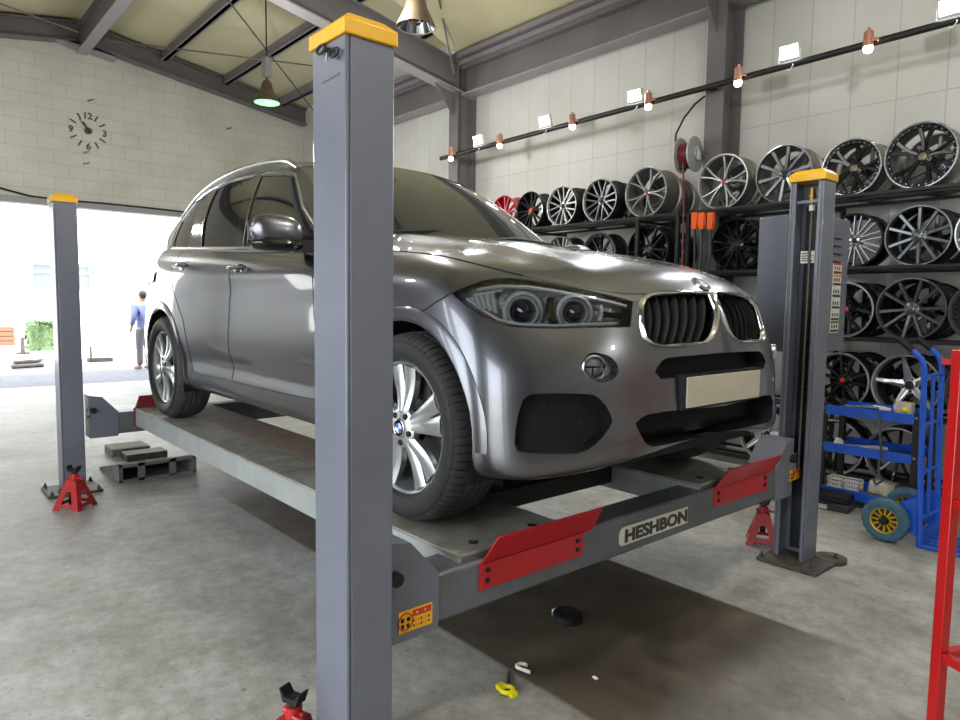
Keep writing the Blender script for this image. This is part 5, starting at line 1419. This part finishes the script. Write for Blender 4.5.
# drive-on ramp and the plates behind it
rp = thing('wheel_ramp', 'grey wedge-shaped wheel ramp with three openings under the left runway', 'ramp', (-6.05, 1.585, 0)); m = MB()
m.prism([(-.30, -.29, 0), (.31, -.29, 0), (.31, -.29, .15), (-.30, -.29, .012)], (0, .012, 0), 'ramp_grey'); m.prism([(-.30, .28, 0), (.31, .28, 0), (.31, .28, .15), (-.30, .28, .012)], (0, .012, 0), 'ramp_grey')
m.hexa([(-.31, -.30, .0), (.31, -.30, .14), (.31, .30, .14), (-.31, .30, .0)], [(-.31, -.30, .012), (.31, -.30, .152), (.31, .30, .152), (-.31, .30, .012)], 'ramp_grey')
for y0, y1 in ((-.29, -.265), (-.155, -.105), (.08, .13), (.265, .29)): m.box(.295, .312, y0, y1, 0, .14, 'block_grey')
m.box(.295, .312, -.29, .29, .115, .14, 'block_grey'); m.box(.295, .312, -.29, .29, 0, .02, 'block_grey'); m.build('ramp_shell', rp)
MB().box(-.1, -.09, -.278, .278, .012, .05, 'black').build('inner_rib', rp)
tag(MB().box(-7.0, -6.70, 1.46, 1.78, 0, .075, 'block_grey').build('floor_block', bevel=.01), 'flat grey block lying behind the wheel ramp', 'block')
tag(MB().box(-6.66, -6.46, 1.52, 1.86, .0, .06, 'plate_steel').build('steel_plank', bevel=.004), 'dark narrow plank between the wheel ramp and the flat grey block', 'plank')
p = at(567, 620, Z=0); m = MB(); m.lathe([(0, .04), (.03, .04), (.055, .038), (.066, .03), (.068, 0), (0, 0)], p, (0, 0, 1), 'black_plastic', 30); m.box(p.x-.09, p.x-.05, p.y-.075, p.y-.06, 0, .03, 'bone_white'); pk = m
pu = thing('rubber_pad', 'round black rubber pad lying in the brown patch under the front crossbeam', 'pad', tuple(p))
m = MB(); m.lathe([(0, .034), (.012, .034), (.016, .040), (.055, .040), (.066, .032), (.068, 0), (0, 0)], (0, 0, 0), (0, 0, 1), 'black_plastic', 30); m.build('pad', pu)
MB().box(-.075, -.064, -.02, .004, 0, .03, 'bone_white').build('white_chip', pu)
p = at(524, 671, Z=.012); m = MB(); m.tube([p+Vector((-.03+.0, .018, 0))+Vector((.020*math.cos(a), .020*math.sin(a), 0)) for a in np.linspace(1.2, 4.6, 12)]+[p+Vector((.022, .012, 0))], .007, 'bone_white', 8)
tag(m.build('pipe_hook'), 'small white plastic hook on the floor at the edge of the brown patch', 'hook')
p = at(507, 693, Z=0); yt = thing('ring_tag', 'bright yellow ring tag with a grey bolt on the bare concrete', 'tag', tuple(p))
m = MB(); m.tube([(.022*math.cos(a), .022*math.sin(a), .012) for a in [2*PI*k/20 for k in range(20)]], .009, 'bright_yellow', 8, closed=True); m.box(-.045, -.02, -.016, .016, .002, .02, 'bright_yellow'); m.box(.02, .042, -.014, .014, .002, .018, 'bright_yellow'); m.build('yellow_ring', yt)
m = MB(); bd_ = (at(508, 676, Z=0)-at(506, 692, Z=0)).normalized(); m.cyl(bd_*.03+Vector((0, 0, .01)), bd_*.13+Vector((0, 0, .008)), .008, 'wire_grey', 8); m.build('bolt', yt)
p = at(595, 678, Z=0); tag(MB().hexa([p+Vector(q) for q in ((-.012, -.005, 0), (.010, -.009, 0), (.013, .006, 0), (-.008, .009, 0))], [p+Vector(q) for q in ((-.008, -.003, .006), (.006, -.005, .007), (.009, .004, .005), (-.006, .005, .006))], 'bone_white').build('paper_scrap'), 'tiny white scrap on the brown patch right of the white hook', 'scrap')
# ------------------------------------------------------------------ blue tool cart with its load
ct = thing('tool_cart', 'blue two-tier tool cart with black posts in front of the wheel rack', 'cart', (-1.80, 5.36, 0)); cx0, cx1, cy0, cy1 = -.30, .30, -.17, .17
for x in (cx0, cx1-.0):
    for y in (cy0, cy1): MB().box(x-.022, x+.022, y-.016, y+.016, .05, .735, 'black_steel').build('post', ct, bevel=.003)
for z, nm in ((.70, 'shelf'), (.425, 'shelf'), (.10, 'shelf')):
    m = MB(); m.box(cx0+.02, cx1-.02, cy0, cy1, z-.02, z-.008, 'blue_paint'); m.box(cx0+.01, cx1-.015, cy0-.018, cy0-.006, z-.045, z+.022, 'blue_paint'); m.box(cx0+.01, cx1-.015, cy1+.006, cy1+.018, z-.045, z+.022, 'blue_paint'); m.build(nm, ct, bevel=.002)
for x in (cx0, cx1):
    for y in (cy0, cy1): MB().cyl((x, y-.014, .026), (x, y+.014, .026), .026, 'rubber', 16).build('caster', ct)
m = MB()
for z in (.70, .425, .10):
    for x in (cx0, cx1): m.cyl((x, cy0-.016, z), (x, cy0-.022, z), .008, 'satin_chrome', 8)
m.build('bolt_heads', ct)
def item(mb, name, label, cat, **k): return tag(mb.build(name, **k), label, cat)
C0 = Vector((-1.80, 5.36, 0))
def cp(x, y, z): return C0+Vector((x, y, z))
m = MB(); m.tube([cp(-.20, -.06, .712), cp(-.05, -.07, .720), cp(.03, -.06, .722)], [.010, .016, .022], 'satin_chrome', 10); m.tube([cp(.03, -.06, .722), cp(.10, -.05, .718)], [.020, .012], 'bone_white', 10); item(m, 'air_ratchet', 'long silver air ratchet lying on the top shelf of the blue cart', 'tool')
m = MB(); m.box(*[v for v in (-1.80+.13, -1.80+.235)], 5.27, 5.36, .692, .785, 'cream_box'); m.cyl(cp(.20, -.10, .735), cp(.20, -.075, .735), .022, 'bright_yellow', 12); m.cyl(cp(.12, -.05, .74), cp(.15, -.05, .74), .03, 'bone_white', 12); item(m, 'impact_wrench', 'cream boxy impact tool at the right end of the cart top', 'tool', bevel=.012)
m = MB(); m.tube([cp(-.24, -.10, .70), cp(-.12, -.13, .705), cp(.0, -.12, .702), cp(.06, -.14, .702)], .008, 'cable', 8); item(m, 'tool_lead', 'thin dark lead lying along the front of the cart top', 'lead')
m = MB(); m.tube([cp(.04, -.15, .715), cp(.075, -.20, .70), cp(.085, -.20, .60), cp(.10, -.198, .45), cp(.09, -.198, .30), cp(.12, -.196, .24), cp(.08, -.195, .20), cp(.06, -.193, .24)], .009, 'bag_grey', 8); item(m, 'air_hose', 'grey air hose hanging down the front of the blue cart', 'hose')
for k, (x0, y0, x1, y1, r0, mt, nm, lb) in enumerate(((-.22, -.08, -.02, -.02, .011, 'satin_chrome', 'spanner', 'shiny spanner on the middle shelf of the cart, left half'), (-.06, -.11, .09, -.04, .018, 'cream_box', 'air_gun', 'cream-handled air gun on the middle shelf of the cart'), (.12, -.09, .25, -.05, .012, 'black_plastic', 'screwdriver', 'black screwdriver on the middle shelf of the cart, right half'))):
    m = MB(); zz = .417+r0; m.tube([cp(x0, y0, zz), cp((x0+x1)/2, (y0+y1)/2, zz), cp(x1, y1, zz)], [r0*.6, r0, r0*.8], mt, 8); item(m, nm, lb, 'tool')
m = MB(); m.hexa([cp(-.26, -.12, .417), cp(-.20, -.12, .417), cp(-.18, -.04, .417), cp(-.25, -.04, .417)], [cp(-.24, -.11, .475), cp(-.225, -.10, .485), cp(-.215, -.06, .47), cp(-.235, -.06, .47)], 'sticker_white'); item(m, 'rag', 'crumpled white rag at the left end of the middle cart shelf', 'rag', bevel=.01)
def basket(x, lb):
    m = MB(); W_, D_, H_ = .105, .09, .095; o = cp(x, -.10, .092)
    def panel(a, b):
        a = Vector(a); b = Vector(b); d = b-a; n = Vector((-d.y, d.x, 0)).normalized()*.003
        for k in range(7):
            t = k/6; m.prism([o+a+d*max(0, t-.025), o+a+d*min(1, t+.025), o+a+d*min(1, t+.025)+Vector((0, 0, H_)), o+a+d*max(0, t-.025)+Vector((0, 0, H_))], n, 'white_plastic')
        for z in (0, .03, .06, .088): m.prism([o+a+Vector((0, 0, z)), o+b+Vector((0, 0, z)), o+b+Vector((0, 0, z+.010)), o+a+Vector((0, 0, z+.010))], n, 'white_plastic')
    c = [(-W_/2, -D_/2, 0), (W_/2, -D_/2, 0), (W_/2, D_/2, 0), (-W_/2, D_/2, 0)]
    for i in range(4): panel(c[i], c[(i+1) % 4])
    m.box(o.x-W_/2, o.x+W_/2, o.y-D_/2, o.y+D_/2, o.z, o.z+.004, 'white_plastic')
    tag(m.build('storage_basket', fix=True), lb, 'basket', 'white baskets on the lower cart shelf')
basket(-.215, 'white lattice basket at the left end of the lower cart shelf'); basket(-.10, 'white lattice basket right of its twin on the lower cart shelf')
m = MB(); o = cp(.075, -.06, .092); m.hexa([o+Vector(q) for q in ((-.085, -.05, 0), (.10, -.05, 0), (.09, .05, 0), (-.08, .05, 0))], [o+Vector(q) for q in ((-.075, -.04, .115), (.10, -.045, .10), (.085, .04, .115), (-.07, .04, .13))], 'cream_box'); item(m, 'cloth_bag', 'cream cloth bag slumped on the lower shelf of the cart', 'bag', bevel=.022, segs=4)
m = MB(); o = cp(-.02, -.145, .092); m.tube([o+Vector((-.02, 0, .02)), o+Vector((.12, -.004, .018)), o+Vector((.16, -.004, .016))], [.016, .016, .010], 'wire_grey', 8); item(m, 'grease_gun', 'dull grey grease gun along the front of the lower cart shelf', 'tool')
m = MB(); o = cp(.22, -.04, .092); m.hexa([o+Vector(q) for q in ((-.05, -.09, 0), (.045, -.09, 0), (.045, .06, 0), (-.05, .06, 0))], [o+Vector(q) for q in ((-.03, -.08, .13), (.03, -.08, .10), (.03, .05, .15), (-.03, .05, .15))], 'case_dark'); item(m, 'tool_bag', 'dark tool bag on the right of the lower cart shelf', 'bag', bevel=.02, segs=3)
cs_ = thing('tool_case', 'black plastic tool case with white label on the floor left of the cart', 'case', (-2.0, 5.05, 0), .12)
m = MB(); m.box(-.17, .17, -.085, .085, 0, .055, 'case_dark'); m.build('case_base', cs_, bevel=.008); m = MB(); m.box(-.165, .165, -.08, .08, .058, .115, 'black_plastic'); m.build('case_lid', cs_, bevel=.008)
MB().box(-.06, .03, -.0875, -.085, .008, .04, 'sticker_white').build('case_label', cs_); m = MB(); m.tube([(-.05, -.085, .06), (-.05, -.105, .06), (.05, -.105, .06), (.05, -.085, .06)], .008, 'black_plastic', 8); m.build('case_handle', cs_)
# ------------------------------------------------------------------ blue hand truck
ht = thing('hand_truck', 'blue hand truck with blue tyres and gold wheel hubs parked by the cart', 'hand truck', (-1.30, 4.78, 0)); HY = .165
for s in (-1, 1):
    y = s*HY; m = MB()
    m.tube([(.02, y, .03), (.0, y, .5), (-.015, y, 1.08), (-.035, y, 1.135), (-.075, y, 1.175), (-.085, y, 1.185)], .017, 'blue_paint', 10); o = m.build('side_rail', ht)
    MB().tube([(-.080, y, 1.180), (-.16, y, 1.245)], .020, 'black_plastic', 10).build('hand_grip', ht)
    m = MB(); m.prism([(.015, y-.012*s, .05), (-.19, y-.012*s, .13), (-.19, y-.012*s, .18), (-.03, y-.012*s, .29), (.012, y-.012*s, .29)], (0, .006, 0), 'blue_paint'); m.build('axle_plate', ht)
    c = Vector((-.16, y+s*.035-.0, .135)); wl = MB(); ax_ = (0, 1, 0)
    wl.lathe([(.078, -.030), (.105, -.036), (.126, -.028), (.135, -.010), (.135, .010), (.126, .028), (.105, .036), (.078, .030)], c, ax_, 'blue_tyre', 60, rad=lambda i, k: (-.005 if i in (2, 3, 4, 5) and k % 3 == 0 else 0)); w_ = wl.build('wheel', ht)
    hb = MB(); hb.lathe([(.080, -.028), (.072, -.026), (.070, .026), (.080, .028)], c, ax_, 'gold', 36); hb.lathe([(.030, -.03), (.030, .03)], c, ax_, 'gold', 20)
    for k in range(12):
        a = 2*PI*k/12; u = Vector((math.cos(a), 0, math.sin(a))); tn_ = Vector((-math.sin(a), 0, math.cos(a)))*.006
        hb.prism([c+u*.026-tn_+Vector((0, -.016, 0)), c+u*.074-tn_+Vector((0, -.016, 0)), c+u*.074+tn_+Vector((0, -.016, 0)), c+u*.026+tn_+Vector((0, -.016, 0))], (0, .032, 0), 'gold')
    hb.build('wheel_hub', w_); MB().lathe([(.0, -.042), (.018, -.042), (.024, -.036), (.026, .036), (.018, .042), (0, .042)], c, ax_, 'black_plastic', 18).build('hub_cap', w_); MB().lathe([(.071, .006), (.03, .006)], c, ax_, 'black', 30).build('hub_disc', w_)
for x, z in ((-.008, 1.03), (.0, .74), (.005, .45), (.012, .16)): MB().tube([(x, -HY, z), (x-.012, 0, z), (x, HY, z)], .012, 'blue_paint', 8).build('cross_bar', ht)
MB().tube([(.008, 0, .16), (-.012, 0, 1.03)], .011, 'blue_paint', 8).build('centre_bar', ht)
MB().cyl((-.16, -HY-.05, .135), (-.16, HY+.05, .135), .010, 'black_steel', 10).build('axle', ht)
m = MB(); m.tube([(.02, -HY, .016), (.26, -HY, .016), (.28, -HY+.03, .016), (.28, HY-.03, .016), (.26, HY, .016), (.02, HY, .016)], .012, 'blue_paint', 8)
for y in (-.08, 0., .08): m.tube([(.02, y, .016), (.275, y, .016)], .009, 'blue_paint', 8)
m.box(.0, .03, -HY, HY, .005, .09, 'blue_paint'); m.build('toe_frame', ht)
MB().box(-.01, .03, HY-.035, HY+.012, 1.09, 1.125, 'hot_red').build('red_tie', ht)
# ------------------------------------------------------------------ red frame at the right edge
pt = at(943.5, 600, X=-.60); ang = math.radians(-38)
rfm = thing('red_stand', 'bright red square-tube stand cut off by the right edge of the picture', 'stand', (pt.x, pt.y, 0), 0)
e = Vector((math.cos(ang), math.sin(ang)*.6, 0)).normalized(); n_ = Vector((-e.y, e.x, 0)); Mf = Matrix((e, n_, Vector((0, 0, 1)))).transposed().to_4x4()
for x in (0, .42):
    for y in (0, .40): MB().box(x-.017, x+.017, y-.017, y+.017, 0, 1.305, 'bright_red', Mf).build('post', rfm, bevel=.003)
for z in (at(956, 664, X=-.55).z, at(956, 515, X=-.55).z, 1.288):
    for y in (0, .40): MB().box(.017, .403, y-.014, y+.014, z-.014, z+.014, 'bright_red', Mf).build('rung', rfm, bevel=.003)
    for x in (0, .42): MB().box(x-.014, x+.014, .017, .383, z-.014, z+.014, 'bright_red', Mf).build('rung', rfm, bevel=.003)
# ------------------------------------------------------------------ outside
fb = thing('white_building', 'overexposed white building with a window across the yard', 'building', (-27, 4, 0)); m = MB(); m.box(-4, 0, -22, 26, 0, 9, 'facade'); m.build('facade_wall', fb)
def fwin(px0, py0, px1, py1):
    a = at(px0, py0, X=-26.95); b = at(px1, py1, X=-26.95); o = Vector((-27, 4, 0)); m = MB(); y0, y1 = sorted((a.y-4, b.y-4)); z0, z1 = sorted((a.z, b.z)); t = .08
    ym = (y0+y1)/2; zm = z0+(z1-z0)*.62
    for yy0, yy1, zz0, zz1 in ((y0, y1, z0, z0+t), (y0, y1, z1-t, z1), (y0, y0+t, z0+t, z1-t), (y1-t, y1, z0+t, z1-t), (ym-t/2, ym+t/2, z0+t, zm), (ym-t/2, ym+t/2, zm+t, z1-t), (y0+t, y1-t, zm, zm+t)): m.box(.001, .07, yy0, yy1, zz0, zz1, 'facade_frame')
    w_ = m.build('window', fb); MB().box(.001, .02, y0+t, y1-t, z0+t, z1-t, 'facade_glass').build('pane', w_)
fwin(30, 262, 92, 291)
p0 = at(28, 333, X=-22); p1 = at(56, 331, X=-22); m = MB(); rr = random.Random(3)
hd = MB(); 
for k in range(260):
    c = Vector((-22+rr.uniform(-.3, .3), p0.y+rr.uniform(0, 1)*(p1.y-p0.y), rr.uniform(.0, .75))); u = Vector((rr.uniform(-1, 1), rr.uniform(-1, 1), rr.uniform(-1, 1))).normalized()*.12; v = u.orthogonal().normalized()*.10
    hd.add([c-u, c+v, c+u, c-v], [(0, 1, 2, 3)], 'hedge')
hd.box(-22.28, -21.72, min(p0.y, p1.y), max(p0.y, p1.y), -.01, .68, 'hedge'); tag(hd.build('hedge', flat=True), 'low green hedge beyond the road left of the rear column', 'hedge')
p = at(3, 345, Z=0); bp_ = thing('brick_stack', 'brown stack of bricks beyond the road at the left picture edge', 'bricks', tuple(p))
for k in range(4):
    m = MB(); m.box(-.3, .3, -.5, .28, .14*k, .14*k+.125, 'brick_pile'); m.build('brick_course', bp_, bevel=.01)
for k, (xa, xb, yy_) in enumerate(((14, 43, 362.5), (12, 43, 367))):
    a = at(xa, yy_, Z=.05); b = at(xb, yy_-2, Z=.05); m = MB(); m.tube([a, b], .045, 'plate_steel', 8); tag(m.build('steel_bar'), ('upper', 'lower')[k]+' of two dark bars lying by the kerb left of the rear column', 'bar')
m = MB(); p = at(23, 354, Z=0); m.cyl(p, p+Vector((0, 0, .42)), .05, 'plate_steel', 8); m.box(p.x-.1, p.x+.1, p.y-.14, p.y+.14, 0, .05, 'plate_steel'); tag(m.build('bollard'), 'short dark bollard beyond the road left of the rear column', 'bollard')
p = at(100, 361, Z=0); m = MB(); m.box(p.x-.1, p.x+.1, p.y-.25, p.y+.25, 0, .08, 'plate_steel'); m.box(p.x-.02, p.x+.02, p.y-.2, p.y-.16, .08, .35, 'plate_steel'); tag(m.build('drain_post'), 'small dark scrap with an upright stub on the kerb right of the rear column', 'scrap')
# ------------------------------------------------------------------ the person outside
pp = at(144.5, 369, Z=0)
def skin_body(name, joints, edges, m, parent, sub=2, root=0):
    me = bpy.data.meshes.new(name); me.from_pydata([j[0] for j in joints], edges, []); me.materials.append(MATS[m])
    o = bpy.data.objects.new(name, me); COL.objects.link(o); o.parent = parent
    sk = o.modifiers.new('skin', 'SKIN'); sk.use_smooth_shade = True; sb = o.modifiers.new('sub', 'SUBSURF'); sb.levels = sub; sb.render_levels = sub
    for i, j in enumerate(joints): r = j[1]; me.skin_vertices[0].data[i].radius = r if isinstance(r, tuple) else (r, r)
    for d in me.skin_vertices[0].data: d.use_root = False
    me.skin_vertices[0].data[root].use_root = True
    dg = bpy.context.evaluated_depsgraph_get(); m2 = bpy.data.meshes.new_from_object(o.evaluated_get(dg)); o.modifiers.clear(); o.data = m2
    for q in m2.polygons: q.use_smooth = True
    if not m2.materials: m2.materials.append(MATS[m])
    return o
per = thing('person', 'person in a blue jacket and grey trousers standing outside behind the car, seen from behind', 'person', tuple(pp), math.radians(20))
# faces -X (away from the hall); x forward is -X, so the front is local -x
J = [((0, 0, .93), (.10, .075)), ((0, 0, 1.12), (.10, .075)), ((0, 0, 1.32), (.14, .09)), ((0, 0, 1.45), (.09, .08)), ((-.01, 0, 1.53), .055), ((-.015, 0, 1.62), (.075, .09)), ((-.01, 0, 1.70), (.07, .085)),
     ((0, .19, 1.42), .058), ((.02, .24, 1.16), .045), ((-.10, .22, .96), .036), ((-.15, .20, .92), (.04, .025)), ((0, -.19, 1.42), .058), ((.02, -.24, 1.16), .045), ((-.10, -.22, .96), .036), ((-.15, -.20, .92), (.04, .025)),
     ((0, .09, .86), .085), ((-.01, .10, .48), .06), ((.01, .11, .10), .042), ((-.12, .12, .04), .035), ((0, -.09, .86), .085), ((-.01, -.10, .48), .06), ((.01, -.11, .10), .042), ((-.12, -.12, .04), .035)]
E_ = [(0, 1), (1, 2), (2, 3), (3, 4), (4, 5), (5, 6), (2, 7), (7, 8), (8, 9), (9, 10), (2, 11), (11, 12), (12, 13), (13, 14), (0, 15), (15, 16), (16, 17), (17, 18), (0, 19), (19, 20), (20, 21), (21, 22)]
skin_body('body', J, E_, 'skin', per)
for s in (1, -1):            # fingers and thumbs
    pass
JJ = [((0, 0, .78), (.178, .14)), ((0, 0, 1.12), (.17, .125)), ((0, 0, 1.32), (.19, .135)), ((0, 0, 1.46), (.10, .09)), ((0, .19, 1.42), .082), ((.02, .245, 1.16), .066), ((-.09, .225, .98), .055), ((0, -.19, 1.42), .082), ((.02, -.245, 1.16), .066), ((-.09, -.225, .98), .055)]
skin_body('jacket', JJ, [(0, 1), (1, 2), (2, 3), (2, 4), (4, 5), (5, 6), (2, 7), (7, 8), (8, 9)], 'jacket_blue', per)
JT = [((0, 0, 1.02), (.145, .11)), ((0, .09, .84), .112), ((-.01, .10, .48), .082), ((.01, .11, .09), .068), ((0, -.09, .84), .105), ((-.01, -.10, .48), .082), ((.01, -.11, .09), .068)]
skin_body('trousers', JT, [(0, 1), (1, 2), (2, 3), (0, 4), (4, 5), (5, 6)], 'trousers_grey', per)
for s in (1, -1):
    skin_body('shoe', [((.05, s*.11, .045), (.045, .045)), ((-.06, s*.12, .04), (.05, .04)), ((-.16, s*.125, .035), (.042, .034))], [(0, 1), (1, 2)], 'shoe', per)
    hd_ = [((-.14, s*.205, .925), (.036, .02))]; ed = []
    skin_body('hand', [((-.12, s*.21, .95), .03), ((-.145, s*.203, .915), (.04, .02)), ((-.16, s*.205, .875), (.036, .014)), ((-.165, s*.205, .835), (.026, .010)), ((-.17, s*.175, .885), .011), ((-.175, s*.165, .855), .009)], [(0, 1), (1, 2), (2, 3), (1, 4), (4, 5)], 'skin', per, 1)
m = blob((.008, 0, 1.685), .095, .082, .10, 'hair', n=20, p=2.2); m.build('hair', per); per.scale = (.9, .9, .9)
# ------------------------------------------------------------------ light
W = bpy.data.worlds.new('world'); SC.world = W; W.use_nodes = True
bg = W.node_tree.nodes['Background']; bg.inputs['Color'].default_value = (.86, .93, 1.0, 1); bg.inputs['Strength'].default_value = 6.0
def lamp(name, kind, loc, energy, col=(1, 1, 1), size=.3, direction=None, spot=None):
    l = bpy.data.lights.new(name, kind); l.energy = energy; l.color = col
    if kind == 'AREA': l.size = size
    elif kind in ('POINT', 'SPOT'): l.shadow_soft_size = size
    if spot: l.spot_size = math.radians(spot); l.spot_blend = .5
    o = bpy.data.objects.new(name, l); COL.objects.link(o); o.location = loc
    if direction is not None: o.rotation_euler = Vector(direction).to_track_quat('-Z', 'Y').to_euler()
    return o
SC.view_settings.view_transform = 'Standard'; SC.view_settings.look = 'None'; SC.view_settings.gamma = 1; SC.view_settings.use_curve_mapping = False
SC.view_settings.exposure = 0.0
SC.cycles.use_denoising = True
SC.cycles.max_bounces = 8; SC.cycles.diffuse_bounces = 5; SC.cycles.glossy_bounces = 4; SC.cycles.transparent_max_bounces = 12
SC.cycles.caustics_reflective = False; SC.cycles.caustics_refractive = False
SC.cycles.sample_clamp_indirect = 6
for x, y, e, z in ((-.2, 2.35, 190, 4.2), (-4.3, 2.83, 60, 3.5), (-5.4, -.7, 30, 3.6), (-6.4, 4.6, 70, 3.5), (-9.2, 3.9, 65, 3.5), (-10.6, .6, 60, 3.5), (3.0, 2.6, 110, 3.6)):
    lamp('hall_and_fill_light', 'POINT', (x, y, z), e, (1, .98, .94), .12)  # pendants and the overhead lamp in front; the others are added, unseen fill
for x, lb in FL:
    lamp('floodlight_beam', 'SPOT', (x, 5.80, pz(x)+.09), 90, (.93, .97, 1.), .06, (0, -.95, -.3), 130)
sun = lamp('sun', 'SUN', (0, 0, 12), 8.0, (1, .96, .9), 0, (-.35, .10, -.93)); sun.data.angle = .02
